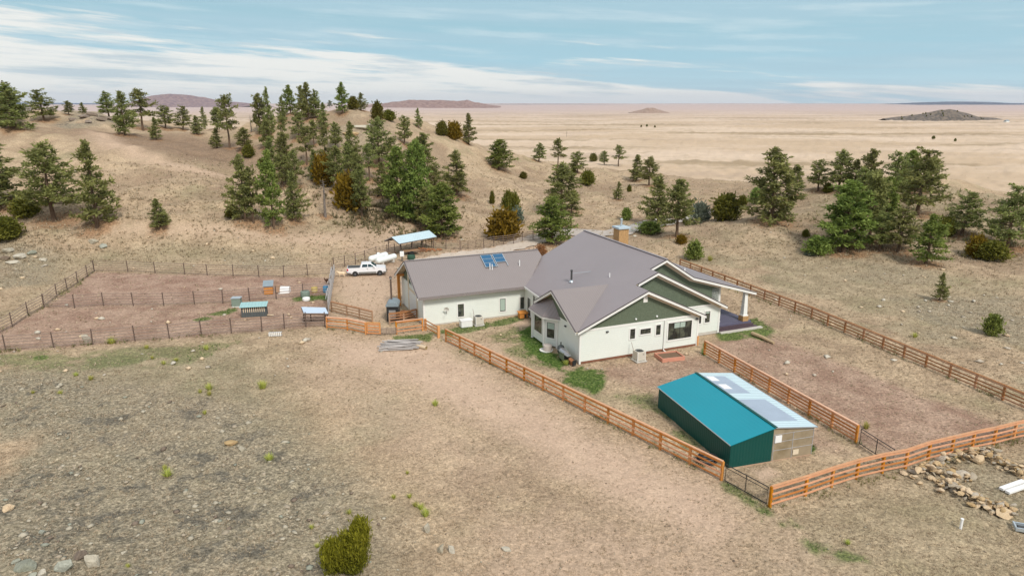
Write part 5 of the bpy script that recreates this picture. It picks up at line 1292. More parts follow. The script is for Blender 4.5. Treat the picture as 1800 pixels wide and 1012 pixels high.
# outdoor wood boiler
def boiler():
    root = thing('wood_boiler', 'black outdoor wood boiler with tall stove pipe', 'wood boiler', P(692,561), HOUSE_A-.35)
    mb = MB(); mb.b2((-.62,-.85,.0),(.62,.85,1.75)); mb.build('body', 'black_metal', root, bevel=.03)
    pr_ = [(-.70,1.72)]+[(.70*math.cos(math.pi-t*math.pi/10), 1.72+.48*math.sin(t*math.pi/10)) for t in range(11)]
    mb = MB(); mb.prism([(x,-.98,z) for x, z in pr_[1:]], (0,1.95,0)); mb.build('roof', 'roof_grey', root)
    mb = MB(); mb.b2((-.36,-.89,.35),(.36,-.86,1.3)); d = mb.build('door', 'alloy', root, bevel=.01)
    mb = MB(); mb.b2((.24,-.93,.75),(.28,-.89,.95)); mb.build('handle', 'pipe_dark', d)
    mb = MB(); mb.tube([(-.2,.5,2.0),(-.2,.5,4.5)], .10, 12); mb.lathe([(.17,0),(.17,.05),(.03,.2)], (-.2,.5,4.6), 12); mb.build('stove_pipe', 'rust_pipe', root, smooth=True)
    mb = MB(); mb.lathe([(.13,0),(.13,.12)], (-.2,.5,4.48), 12); mb.build('pipe_cap', 'galv', root)
    r = thing('firewood_pile', 'loose firewood heap between the boiler and the wing', 'firewood', P(711,556), .4)
    mb = MB()
    for k in range(70):
        x, y = random.gauss(0,.5), random.gauss(0,.45); z = .08+max(0,.7-math.hypot(x,y)*.75)*random.random(); a = random.uniform(0,3.1); L = random.uniform(.18,.3)
        mb.tube([(x-L*math.cos(a),y-L*math.sin(a),z+random.uniform(-.05,.08)),(x+L*math.cos(a),y+L*math.sin(a),z+random.uniform(-.05,.08))], random.uniform(.05,.09), 5)
    mb.build('split_logs', 'firewood', r)
boiler()
# log pile: every pole its own object
base = P(707, 609)
for i in range(26):
    row = i % 9; lay = i//9; L = random.uniform(2.9, 3.7); r = random.uniform(.055,.085)
    mb = MB(); mb.tube([(-L/2,0,0),(0,random.uniform(-.04,.04),random.uniform(-.02,.03)),(L/2,0,0)], [r*1.1, r, r*.7], 7)
    o = mb.build('pole', 'log_grey', None, smooth=True); o.location = base+Vector((random.uniform(-.5,.5)-.15, -1.1+row*.27+lay*.09, .08+lay*.12)); o.rotation_euler = (0, random.uniform(-.05,.05), .04+random.gauss(0,.13))
    tag(o, 'weathered grey pole lying in the pole stack before the board gate', 'pole', 'stacked poles')
mb = MB(); mb.tube([(-.6,0,0),(.6,0,0)], [.19,.2], 12); o = mb.build('log', 'log_tan', None, smooth=True); o.location = P(741,612)+Vector((0,0,.17)); o.rotation_euler = (0,0,-.55); tag(o, 'short thick pale log at the right end of the pole stack', 'log')
mb = MB(); mb.lathe([(.01,.0),(.185,.0)], (.602,0,0), 12, 'X'); e = mb.build('cut_end', 'log_end', o)

# ------------------------------------------------------------------ truck, tanks, dog, yard things
def truck():
    a, b = P(624.5,486), P(668,484.3); s = (b-a).length/3.7
    root = thing('pickup_truck', 'white four-door pickup truck with grey lower trim, parked by the tanks', 'truck', a, math.atan2(b.y-a.y,b.x-a.x)); root.scale = (s,s,s)
    near, far = -.0, 1.98          # body spans y from 0 (near wheels) to the far side
    def arch(xc, r=.47, n=9): return [(xc+r*math.cos(math.pi*(1-k/(n-1))), .36+r*math.sin(math.pi*(1-k/(n-1)))) for k in range(n)]
    prof = [(-1.15,.62),(-.55,.50)]+arch(0)+[(.55,.42),(3.15,.42)]+arch(3.7)+[(4.25,.46),(4.55,.52),(4.62,.75),(4.58,1.10),(4.45,1.20),(3.3,1.30),(2.9,1.32),(.80,1.32),(-1.15,1.32)]
    mb = MB(); mb.prism([(x,.0,z) for x,z in prof], (0,1.98,0)); mb.build('body', 'truck_white', root)
    mb = MB(); mb.b2((-1.08,.1,1.322),(.72,1.88,1.335)); mb.build('bed_cover', 'truck_bed', root)
    mb = MB()
    for x0, x1 in ((-1.15,-.47),(.5,3.2),(4.2,4.6)): mb.b2((x0,-.012,.44 if x0 > 0 else .62),(x1,.0,.66))
    for xc in (0, 3.7):
        for k in range(9): pass
    mb.build('lower_trim', 'truck_grey', root)
    # cab
    b0, b1, zt, zb = [(.78,zb_) for zb_ in (1.32,)], None, 1.93, 1.32
    q = [(.80,.04,zb),(3.25,.04,zb),(3.25,1.94,zb),(.80,1.94,zb),(.98,.2,zt),(2.35,.2,zt),(2.35,1.78,zt),(.98,1.78,zt)]
    mb = MB(); mb.add(q, [(3,2,1,0),(4,5,6,7),(0,1,5,4),(1,2,6,5),(2,3,7,6),(3,0,4,7)]); mb.build('cab', 'truck_white', root, bevel=.05)
    def side(x0, x1, x2, x3, name):      # a pane on the leaning near side and its twin on the far side
        for y0, y1, sg in ((.04,.2,-1),(1.94,1.78,1)):
            f = lambda z: y0+(y1-y0)*(z-zb)/(zt-zb)+sg*.012
            mb = MB(); mb.prism([(x0,f(1.40),1.40),(x1,f(1.40),1.40),(x2,f(1.82),1.82),(x3,f(1.82),1.82)], (0,sg*.01,0)); mb.build(name, 'truck_glass', root)
    side(1.05,1.88,1.88,1.16,'rear_side_window'); side(1.98,2.98,2.36,1.98,'front_side_window')
    mb = MB(); f = lambda z: 3.25+(2.35-3.25)*(z-zb)/(zt-zb)+.02
    mb.prism([(f(1.38),.16,1.38),(f(1.38),1.82,1.38),(f(1.87),1.70,1.87),(f(1.87),.28,1.87)], (.012,0,.012)); mb.build('windscreen', 'truck_glass', root)
    mb = MB(); mb.prism([(.83-.0,.25,1.42),(.83,1.73,1.42),(.945,1.65,1.85),(.945,.33,1.85)], (-.03,0,0)); mb.build('rear_window', 'truck_glass', root)
    for xc in (0, 3.7):
        for y in (.12, 1.86):
            mb = MB(); mb.lathe([(.22,-.12),(.36,-.13),(.40,-.07),(.40,.07),(.36,.13),(.22,.12)], (xc,y,.40), 22, 'Y'); w = mb.build('wheel', 'rubber', root, smooth=True)
            mb = MB(); sg = -1 if y < 1 else 1; mb.lathe([(.01,.10*sg),(.07,.13*sg),(.1,.10*sg),(.235,.115*sg),(.25,.135*sg),(.26,.12*sg),(.26,.05*sg)], (xc,y,.40), 22, 'Y'); mb.build('rim', 'alloy', w, smooth=True)
    for y in (.0, 1.8):
        mb = MB(); mb.b2((-1.17,y-.012,.88),(-.98,y+.192,1.24)); mb.build('taillight', 'red_lamp', root)
        mb = MB(); mb.b2((4.36,y-.012,.92),(4.62,y+.192,1.10)); mb.build('headlight', 'lamp_clear', root)
    mb = MB(); mb.b2((4.585,.25,.70),(4.64,1.73,1.12)); mb.build('grille', 'truck_grey', root)
    mb = MB(); mb.b2((4.5,.05,.48),(4.72,1.93,.68)); mb.build('bumper', 'truck_grey', root, bevel=.03)
    mb = MB(); mb.b2((-1.30,.1,.55),(-1.14,1.88,.74)); mb.build('bumper', 'alloy', root, bevel=.03)
    for y, sg in ((-.02,-1),(2.0,1)):
        mb = MB(); mb.box((2.85,y+sg*.1,1.47),(.12,.2,.2)); mb.build('mirror', 'truck_white', root, bevel=.03)
    mb = MB()
    for x in (1.93,): mb.b2((x-.006,-.004,.68),(x+.006,.0,1.32))
    for x in (1.75,2.8): mb.b2((x,-.03,1.12),(x+.2,-.0,1.17))
    mb.build('door_handle', 'truck_grey', root)
truck()
def tank(label, a, b, up):
    a, b = P(*a), P(*b); L = (b-a).length; root = thing('propane_tank', label, 'propane tank', a, math.atan2(b.y-a.y,b.x-a.x), 'propane tanks'); r = .45
    prof = [(r*math.sin(t*math.pi/2/6)+.001, r*.8-r*.8*math.cos(t*math.pi/2/6)) for t in range(7)]
    prof = prof+[(p[0], L-p[1]) for p in reversed(prof)]
    mb = MB(); mb.lathe(prof, (0,0,.75), 24, 'X'); mb.build('shell', 'tank_white', root, smooth=True)
    for x in (.9, L-.9):
        mb = MB(); mb.b2((x-.15,-.42,0),(x+.15,.42,.42)); mb.build('saddle', 'concrete', root)
    mb = MB(); mb.lathe([(.24,0),(.24,.14),(.16,.24),(.01,.27)], (L/2,0,.75+r-.04), 16); mb.build('dome_lid', 'tank_white', root, smooth=True)
tank('front white propane tank behind the truck hood', (663,468), (696,459), 0)
tank('rear white propane tank partly hidden behind the front one', (650,464.5), (681,456), 0)
def dog():
    p = P(603,486); root = bpy.data.objects.new('dog', None); COL.objects.link(root); root.location = p; root.rotation_euler = (0,0,.15)
    V = [(0,0,.60),(.28,0,.62),(.52,0,.64),(.68,0,.72),(.80,0,.83),(.90,0,.86),(1.04,0,.80),(1.12,0,.79),   # loin, ribs, chest, neck, head, muzzle
         (-.20,0,.60),(-.36,0,.62),(-.50,0,.50),(-.56,0,.38),                                              # croup, tail
         ]
    E = [(0,1),(1,2),(2,3),(3,4),(4,5),(5,6),(6,7),(0,8),(8,9),(9,10),(10,11)]
    Rr = [.17,.20,.19,.14,.12,.12,.075,.05,.17,.07,.075,.04]
    def leg(root_i, pts, rad):
        prev = root_i
        for q, r in zip(pts, rad): V.append(q); Rr.append(r); E.append((prev, len(V)-1)); prev = len(V)-1
    for s in (-1, 1):
        leg(8, [(-.16,s*.12,.48),(-.08,s*.12,.33),(-.22,s*.12,.20),(-.19,s*.12,.05),(-.13,s*.12,.03)], [.12,.085,.05,.04,.045])
        leg(2, [(.52,s*.12,.46),(.50,s*.12,.30),(.53,s*.12,.16),(.53,s*.12,.04),(.58,s*.12,.03)], [.10,.065,.05,.04,.045])
    for s in (-1, 1): V.append((.86,s*.10,.90)); Rr.append(.045); E.append((5,len(V)-1)); V.append((.84,s*.15,.80)); Rr.append(.025); E.append((len(V)-2,len(V)-1))
    me = bpy.data.meshes.new('body'); me.from_pydata(V, E, []); me.materials.append(M['cream_fur'])
    o = bpy.data.objects.new('body', me); COL.objects.link(o); o.parent = root
    sk = o.modifiers.new('skin','SKIN'); sb = o.modifiers.new('sub','SUBSURF'); sb.levels = 2; sb.render_levels = 2
    for i, v in enumerate(me.skin_vertices[0].data): v.radius = (Rr[i],Rr[i]); v.use_root = i == 0
    mb = MB(); mb.lathe([(.001,.0),(.022,.005),(.022,.02),(.001,.03)], (1.155,0,.80), 8, 'X'); mb.build('nose', 'black_metal', root)
    for s in (-1,1):
        mb = MB(); mb.lathe([(.001,0),(.013,.004),(.001,.012)], (.985,s*.06,.90), 8, 'X'); mb.build('eye', 'black_metal', root)
    root.rotation_euler = (0,0,math.pi+.25); root.location = p+Vector((.02,-.1,0)); root.scale = (.9,.9,.9)
    tag(root, 'large cream dog standing behind the white truck', 'dog')
dog()
def hen():
    p = P(574,497); root = bpy.data.objects.new('turkey', None); COL.objects.link(root); root.location = p; root.rotation_euler = (0,0,2.9)
    V = [(0,0,.38),(.16,0,.40),(.26,0,.52),(.30,0,.64),(.36,0,.66),(-.18,0,.42),(-.40,0,.50),(0,.06,.2),(.02,.06,.02),(0,-.06,.2),(.02,-.06,.02)]
    E = [(0,1),(1,2),(2,3),(3,4),(0,5),(5,6),(0,7),(7,8),(0,9),(9,10)]; Rr = [.19,.15,.06,.05,.02,.16,.11,.04,.025,.04,.025]
    me = bpy.data.meshes.new('body'); me.from_pydata(V,E,[]); me.materials.append(M['brown_feather']); o = bpy.data.objects.new('body', me); COL.objects.link(o); o.parent = root
    o.modifiers.new('skin','SKIN'); sb = o.modifiers.new('sub','SUBSURF'); sb.levels = 2; sb.render_levels = 2
    for i, v in enumerate(me.skin_vertices[0].data): v.radius = (Rr[i],Rr[i]); v.use_root = i == 0
    mb = MB(); mb.add([(-.34,-.18,.42),(-.34,.18,.42),(-.52,.24,.72),(-.52,-.24,.72)], [(0,1,2,3)]); o = mb.build('tail', 'brown_feather', root); m = o.modifiers.new('t','SOLIDIFY'); m.thickness = .03
    tag(root, 'dark brown bird standing on the dirt of the back pen', 'bird')
hen()
def shelter(name, label, base, poles, roofpolys, m, gable=None):
    root = thing(name, label, 'shelter', base)
    o = root.location
    for p, h in poles:
        mb = MB(); mb.tube([p-o-Vector((0,0,.1)), p-o+Vector((0,0,h))], .07, 8); mb.build('post', 'rust_pipe', root)
    for k, poly in enumerate(roofpolys):
        mb = MB(); mb.slab([q-o for q in poly], .05); mb.build('roof', m, root)
        mb = MB(); n = len(poly)
        for i in range(n): mb.beam(poly[i]-o-Vector((0,0,.12)), poly[(i+1)%n]-o-Vector((0,0,.12)), .08, .12)
        mb.build('roof_frame', 'rust_pipe', root)
    return root
def hay_shelter():
    a = P(704,449.5); b = P(762,437.5); d = (b-a); d.z = 0; L = d.length; d.normalize(); n = Vector((-d.y,d.x,0)); w = 2.9
    if n.y < 0: n = -n
    h = 2.15; rz = 2.85; o = .45
    c = lambda s, t, z: a+d*s+n*t+Vector((0,0,z))
    poles = [(c(s,t,0),h) for t in (0,w) for s in (0,L*.36,L*.68,L)]
    front = [c(-o,-.35,h-.1),c(L+o,-.35,h-.1),c(L+o,w/2,rz),c(-o,w/2,rz)]; back = [c(-o,w/2,rz),c(L+o,w/2,rz),c(L+o,w+.35,h-.1),c(-o,w+.35,h-.1)]
    root = shelter('hay_shelter', 'long open shelter with corrugated tin gable roof at the foot of the hill', a, poles, [front, back], 'tin_shelter'); 
    mb = MB()
    for s in (0, L*.36, L*.68, L):
        mb.beam(c(s,0,h)-a, c(s,w/2,rz-.08)-a, .08, .1); mb.beam(c(s,w,h)-a, c(s,w/2,rz-.08)-a, .08, .1)
    mb.build('truss', 'rust_pipe', root)
hay_shelter()
def tin_lean():
    a, b = P(538,571), P(576,566); d = b-a; d.z = 0; L = d.length; d.normalize(); n = Vector((-d.y,d.x,0))
    c = lambda s, t, z: a+d*s+n*t+Vector((0,0,z))
    shelter('lean_to', 'small pale tin lean-to above the front corral fence', a, [(c(0,0,0),1.35),(c(L*.32,1.2,0),1.45),(c(L,0,0),1.0),(c(0,1.2,0),1.55),(c(L,1.2,0),1.15)],
            [[c(-.15,-.2,1.42),c(L+.1,-.2,1.05),c(L+.1,1.35,1.28),c(-.15,1.35,1.68)]], 'galv_blue')
tin_lean()
def coop():
    a, b = P(425,559), P(469,556.5); L = (b-a).length; root = thing('chicken_coop', 'charcoal chicken coop with teal corrugated roof in the front pen', 'coop', a, math.atan2(b.y-a.y,b.x-a.x))
    mb = MB(); mb.b2((0,0,0),(L,.06,.98)); mb.build('front_wall', 'charcoal_board', root)
    mb = MB(); mb.prism([(0,.06,0),(0,1.0,0),(0,1.0,1.40),(0,.06,1.22)], (.06,0,0)); mb.prism([(L-.06,.06,0),(L-.06,1.0,0),(L-.06,1.0,1.40),(L-.06,.06,1.22)], (.06,0,0)); mb.build('end_wall', 'charcoal_board', root)
    mb = MB(); mb.b2((.06,.94,0),(L-.06,1.0,1.40)); mb.build('back_wall', 'charcoal_board', root)
    mb = MB()
    for k in range(11): mb.b2((.2+(L-.45)*k/10,-.01,.62),(.29+(L-.45)*k/10,.05,1.2))
    mb.b2((0,-.02,1.18),(L,.05,1.26)); mb.build('slat', 'log_tan', root)
    mb = MB(); mb.slab([(-.12,-.22,1.28),(L+.12,-.22,1.28),(L+.12,1.12,1.50),(-.12,1.12,1.50)], .04); mb.build('roof', 'teal_tin', root)
    mb = MB(); mb.b2((-.05,-.04,-.05),(L+.05,.0,.05)); mb.build('sill', 'fence_grey', root)
    q = P(473,555); mb = MB(); mb.tube([(-.5,0,.08),(.5,.1,.09)], .09, 7); o = mb.build('log', 'log_tan', None); o.location = q; o.rotation_euler = (0,0,-.2); tag(o, 'short pale log on the dirt right of the coop', 'log')
coop()
def small_shed(name, label, cat, a, b, h, wallm, roofm, dep, hr=.35):
    a, b = P(*a), P(*b); L = (b-a).length; root = thing(name, label, cat, a, math.atan2(b.y-a.y,b.x-a.x))
    mb = MB(); mb.b2((0,0,.05),(L,.05,h)); mb.b2((0,dep-.05,.05),(L,dep,h+hr)); mb.prism([(0,.05,.05),(0,dep-.05,.05),(0,dep-.05,h+hr),(0,.05,h)], (.05,0,0)); mb.prism([(L-.05,.05,.05),(L-.05,dep-.05,.05),(L-.05,dep-.05,h+hr),(L-.05,.05,h)], (.05,0,0)); mb.build('wall', wallm, root)
    mb = MB(); mb.slab([(-.1,-.1,h+.04),(L+.1,-.1,h+.04),(L+.1,dep+.1,h+hr+.08),(-.1,dep+.1,h+hr+.08)], .05); mb.build('roof', roofm, root)
    mb = MB(); mb.b2((0,-.02,h*.5-.03),(L,.0,h*.5+.03)); mb.build('batten', 'fence_dark', root)
    return root
s = small_shed('feed_shed', 'orange board shed with grey roof in the back pen', 'shed', (464.5,518), (480,517), 1.05, 'wood_orange', 'roof_grey', 1.1, .4)
mb = MB(); mb.b2((1.36,.2,.1),(1.9,.25,.75)); mb.b2((1.36,.75,.1),(1.9,.8,.9)); mb.b2((1.86,.25,.1),(1.9,.75,.3)); mb.build('side_trough', 'fence_grey', s)
def hutch():
    root = thing('calf_hutch', 'white plastic dome hutch with a dark opening in the back pen', 'hutch', P(501,514), .05); root.scale = (.82,.82,.82)
    pr_ = [(-.62,0)]+[(.62*math.cos(math.pi-t*math.pi/12), .25+.78*math.sin(t*math.pi/12)) for t in range(13)]+[(.62,0)]
    mb = MB(); mb.prism([(-.6,x,z) for x, z in pr_], (1.35,0,0)); mb.build('shell', 'white_paint', root, smooth=True)
    mb = MB(); mb.b2((-.63,-.3,.02),(-.601,.3,.6)); mb.build('opening', 'black_metal', root)
    mb = MB(); mb.b2((-.85,-.7,0),(.2,-.63,.09)); mb.build('skirt', 'white_trim', root)
hutch()
def tub(name, label, cat, px, r, h, m, m2=None):
    root = thing(name, label, cat, P(*px)); mb = MB(); mb.lathe([(r*.9,0),(r,h*.3),(r,h*.7),(r*.96,h),(r*.84,h),(r*.84,h-.05),(.01,h-.05)], n=18); mb.build('body', m, root, smooth=True)
    mb = MB(); mb.lathe([(r*1.03,h*.32),(r*1.03,h*.38)], n=18); mb.lathe([(r*1.03,h*.64),(r*1.03,h*.70)], n=18); mb.build('hoop', m2 or m, root); return root
tub('plastic_barrel', 'blue plastic barrel against the windbreak', 'barrel', (573,513), .36, .8, 'blue_plastic')
tub('feed_tub', 'yellow tub left of the blue barrel', 'tub', (553,513), .4, .65, 'yellow_plastic', 'cream')
tub('water_tank', 'grey-green stock tank on the grassy strip', 'water tank', (537,522), .55, .75, 'grey_green')
tub('feed_tub', 'low white tub in front of the grey-green stock tank', 'tub', (538.5,528), .45, .35, 'white_paint')
tub('plastic_barrel', 'low round dark green tank beside the gable peak', 'barrel', (723,455.5), .62, .62, 'green_plastic')
root = thing('metal_bin', 'grey-green bin with lid beside the middle corral fence', 'bin', P(417,538), .1)
mb = MB(); mb.b2((-.5,-.4,.08),(.5,.4,1.0)); mb.build('body', 'grey_green', root, bevel=.03); mb = MB(); mb.b2((-.55,-.46,1.0),(.55,.44,1.08)); mb.build('lid', 'galv', root); mb = MB(); mb.b2((-.5,-.44,.0),(.5,.4,.08)); mb.build('skid', 'white_trim', root)
root = thing('meter_post', 'white meter box on a post beside the front tank', 'meter box', P(707,459), .2)
mb = MB(); mb.b2((-.08,-.08,0),(.08,.08,1.3)); mb.build('post', 'pipe_dark', root); mb = MB(); mb.b2((-.3,-.18,.75),(.3,.12,1.5)); mb.build('box', 'white_paint', root, bevel=.02)
def crate():
    a, b = P(472.5,591.5), P(495.5,590.5); L = (b-a).length; root = thing('slatted_crate', 'white slatted crate lying in front of the corral fence', 'crate', a, math.atan2(b.y-a.y,b.x-a.x))
    mb = MB()
    for k in range(7): mb.b2((L*k/7,0,.02),(L*k/7+L/7*.62,.04,.42))
    mb.build('slat', 'white_trim', root); mb = MB(); mb.b2((0,.04,.05),(L,.3,.12)); mb.b2((0,.04,.33),(L,.3,.40)); mb.build('rail', 'grey_board', root)
crate()
def trailer():
    root = thing('utility_trailer', 'dark flatbed trailer parked under the hay shelter', 'trailer', P(722,447), .42)
    mb = MB(); mb.beam((-1.2,-.6,.55),(1.4,-.6,.55),.09,.12); mb.beam((-1.2,.6,.55),(1.4,.6,.55),.09,.12); mb.beam((1.4,0,.55),(2.4,0,.5),.09,.1); mb.build('frame', 'rust_pipe', root)
    mb = MB(); mb.b2((-1.2,-.55,.6),(1.4,.55,.66)); mb.build('deck', 'fence_grey', root)
    for y in (-.75,.75):
        mb = MB(); mb.lathe([(.12,-.09),(.33,-.09),(.33,.09),(.12,.09)], (0,y,.33), 16, 'Y'); mb.build('wheel', 'rubber', root)
    r = thing('firewood_pile', 'orange heap of split wood under the hay shelter', 'firewood', P(744,441.5), .3); mb = MB()
    for k in range(80):
        x, y = random.gauss(0,1.3), random.gauss(0,.4); z = .08+max(0,.6-abs(x)*.2-abs(y)*.5)*random.random(); a = random.uniform(0,3.1); L = .22
        mb.tube([(x-L*math.cos(a),y-L*math.sin(a),z),(x+L*math.cos(a),y+L*math.sin(a),z+.05)], random.uniform(.06,.1), 5)
    mb.build('split_logs', 'firewood', r)
trailer()

# ------------------------------------------------------------------ stones
def stone_mesh(seed, flat, m, sub=2, rough=.16, angular=True):
    bm = bmesh.new(); bmesh.ops.create_icosphere(bm, subdivisions=sub, radius=1.); r = random.Random(seed)
    for k in range(17 if angular else 4):                 # chop flat faces
        d = Vector((r.gauss(0,1),r.gauss(0,1),r.gauss(0,1)*.8)).normalized(); h = r.uniform(.46,.82)
        for v in bm.verts:
            q = v.co.dot(d)-h
            if q > 0: v.co -= d*q
    for v in bm.verts:
        v.co += v.co.normalized()*r.uniform(-rough,rough)*.35; v.co.z *= flat
    me = bpy.data.meshes.new('stone'); bm.to_mesh(me); bm.free(); me.materials.append(M[m]); return me
FS = [stone_mesh(400+i, (.42,.55,.34,.7,.45,.6,.38,.5)[i], ('field_stone','field_stone','field_stone_grey','field_stone','field_stone_grey','field_stone','field_stone','field_stone_grey')[i]) for i in range(8)]
def stone(name, me, p, sc, rot, label, cat='stone', group=None):
    o = bpy.data.objects.new(name, me); COL.objects.link(o); o.location = p; o.rotation_euler = rot; o.scale = sc; return tag(o, label, cat, group)
ARCS = [([(1602,832),(1630,826),(1660,822)], 15, 52, 'tan fieldstone at the left end of the rubble pile'), ([(1655,815),(1690,806),(1725,800),(1752,805)], 15, 78, 'fieldstone along the back of the rubble pile, near the fence'),
        ([(1745,815),(1775,822),(1800,838)], 13, 40, 'fieldstone at the right end of the rubble pile'), ([(1640,845),(1665,858),(1690,866),(1672,842)], 13, 50, 'fieldstone in the middle heap of the rubble pile'),
        ([(1690,872),(1715,882),(1745,893),(1785,903)], 14, 72, 'fieldstone in the front row of the rubble pile'), ([(1660,838),(1690,846),(1712,845)], 8, 10, 'stone between the two rows of the rubble pile')]
for pts, wid, nn, lab in ARCS:
    for i in range(nn):
        s = random.random()*(len(pts)-1); k = int(s); a, b = pts[k], pts[min(k+1,len(pts)-1)]; t = s-k
        off = random.gauss(0, wid*.42); p = P(a[0]+(b[0]-a[0])*t+random.uniform(-6,6), a[1]+(b[1]-a[1])*t+off)
        sz = random.uniform(.12,.27)*(1.3 if random.random() < .2 else 1); lift = max(0, .5-abs(off)/wid*.45)*random.random()
        stone('stone', random.choice(FS), p+Vector((0,0,sz*.25+lift)), (sz*random.uniform(.9,1.5),sz*random.uniform(.7,1.1),sz*random.uniform(.8,1.1)), (random.uniform(-.5,.5),random.uniform(-.5,.5),random.uniform(0,6.28)), lab, 'stone', 'stones of the rubble pile')
for px, sz, lab in (((1690,838),(.72,.5,.5),'big pinkish slab topping the middle heap of the rubble pile'),((1765,905),(.85,.45,.42),'big orange-stained slab in the front of the rubble pile'),((1720,812),(.6,.42,.5),'big pale block at the back of the rubble pile'),((1588,833),(.3,.25,.3),'single stone apart at the foot of the orange fence'),((1616,851),(.28,.22,.28),'single stone apart left of the rubble pile'),((1635,842),(.4,.32,.42),'brown rounded stone at the left of the rubble pile')):
    p = P(*px); stone('stone', random.choice(FS), p+Vector((0,0,sz[2]*.3)), sz, (random.uniform(-.3,.3),random.uniform(-.2,.2),random.uniform(-.5,.5)), lab, 'stone')
BM = {k: [stone_mesh(500+j*7+i, .75, k, 3, .10) for i in range(3)] for j, k in enumerate(('boulder_pale','boulder_teal','boulder_dark'))}
for (px, w, h, m, lab) in [((750,934),15,26,'boulder_pale','pale upright boulder below the yellow clumps'),((775,968),16,24,'boulder_pale','left of the twin boulders right of the big juniper'),((794,970),14,28,'boulder_pale','taller right of the twin boulders right of the big juniper'),
    ((113,1000),32,36,'boulder_teal','greenish-topped boulder of the bottom left trio'),((140,982),24,26,'boulder_dark','dark and yellow boulder of the bottom left trio'),((164,992),30,34,'boulder_pale','pinkish-cream boulder of the bottom left trio'),((46,998),44,30,'boulder_teal','broad teal-grey boulder near the bottom left corner'),((74,1012),22,20,'boulder_pale','small pale boulder on the bottom edge, left'),((56,1014),22,16,'boulder_teal','green-grey stone on the bottom edge beside the small pale boulder'),((28,988),16,12,'boulder_teal','small teal stone left of the broad teal-grey boulder'),
    ((74,936),14,10,'boulder_teal','mint-coloured stone in the rocky foreground'),((218,972),14,9,'boulder_pale','whitish stone alone right of the bottom left trio'),((14,895),22,14,'field_stone','orange-tinged stone at the left edge'),((14,442),26,13,'boulder_pale','upper rock of the outcrop at the left edge'),((34,452),30,12,'boulder_pale','largest rock of the outcrop at the left edge'),((55,446),20,10,'boulder_teal','greenish rock of the outcrop at the left edge'),((22,462),22,9,'boulder_pale','lowest rock of the outcrop at the left edge'),((76,458),16,8,'boulder_pale','outlying rock right of the left-edge outcrop'),((8,455),16,9,'boulder_dark','dark rock of the outcrop at the left edge'),((165,426),20,10,'boulder_pale','grey rock below the narrow tapering pine'),((182,434),20,9,'boulder_teal','greenish rock below the narrow tapering pine'),((152,600),20,24,'boulder_pale','grey boulder behind the front corral fence'),((128,212),20,8,'boulder_dark','left rock of the skyline mound'),((146,207),22,9,'boulder_dark','upper rock of the skyline mound'),((162,204),24,11,'boulder_dark','topmost rock of the skyline mound'),((176,211),22,8,'boulder_dark','right rock of the skyline mound'),((155,216),18,7,'boulder_dark','lower rock of the skyline mound'),((195,210),24,7,'boulder_dark','flat dark rock right of the skyline mound'),
    ((635,225),36,10,'boulder_pale','pale ledge under the perfectly conical pine'),((618,237),34,8,'field_stone_grey','long grey ledge below the hill crest'),((655,222),22,8,'boulder_pale','small pale ledge at the right of the hill crest'),((425,790),16,9,'boulder_pale','white stone in the open foreground'),((405,780),26,9,'field_stone_grey','flat grey rock in the open foreground'),((890,965),18,9,'boulder_pale','flat whitish stone right of the twin boulders')]:
    p = P(*px); pm = FPX/depth(p); a, b = w/pm/2, h/pm/2
    stone('boulder', random.choice(BM[m]) if m in BM else FS[3], p+Vector((0,0,b*.35)), (a*1.15,a*.95,b*1.45), (random.uniform(-.15,.15),random.uniform(-.15,.15),random.uniform(0,6.28)), lab, 'boulder')
# building stuff near the rubble pile
for i, (a, b, lab) in enumerate((((1759,862),(1812,843),'white plank lying nearer the rubble pile'),((1770,868),(1822,850),'white plank lying in front of the other'))):
    p, q = P(*a), P(*b); root = thing('plank', lab, 'plank', p, math.atan2(q.y-p.y,q.x-p.x), 'white planks'); L = (q-p).length; mb = MB(); mb.b2((0,-.14,.05),(L,.14,.2)); mb.build('board', 'white_paint', root, bevel=.015)
root = thing('marker_post', 'short white post standing alone on the dry grass', 'post', P(1688.5,928), .2); mb = MB(); mb.tube([(0,0,-.1),(.0,0,.55)], .07, 12); mb.build('pipe', 'white_paint', root, smooth=True); mb = MB(); mb.lathe([(.085,.55),(.085,.62),(.02,.63)], n=12); mb.build('cap', 'white_paint', root)
root = thing('scrap_frame', 'grey metal scrap frame cut by the right edge', 'scrap metal', P(1797,931), -.4)
mb = MB(); mb.beam((-.4,-.3,.15),(.8,-.3,.2),.08,.2); mb.beam((-.4,.3,.15),(.8,.3,.2),.08,.2); mb.beam((-.4,-.3,.2),(-.4,.3,.2),.08,.2); mb.build('frame', 'galv', root); mb = MB(); mb.b2((-.2,-.25,.02),(.7,.25,.12)); mb.build('tray', 'pipe_dark', root)
root = thing('black_pipe_roll', 'black coil of pipe on the ground behind the end of the long fence', 'pipe coil', P(1243,812), 0)
mb = MB()
for k in range(5):
    rr_ = .55+.07*(k % 3); mb.tube([(rr_*math.cos(a*.4), rr_*.8*math.sin(a*.4), .06+.09*k) for a in range(17)], .05, 6)
mb.build('coil', 'black_metal', root, smooth=True)
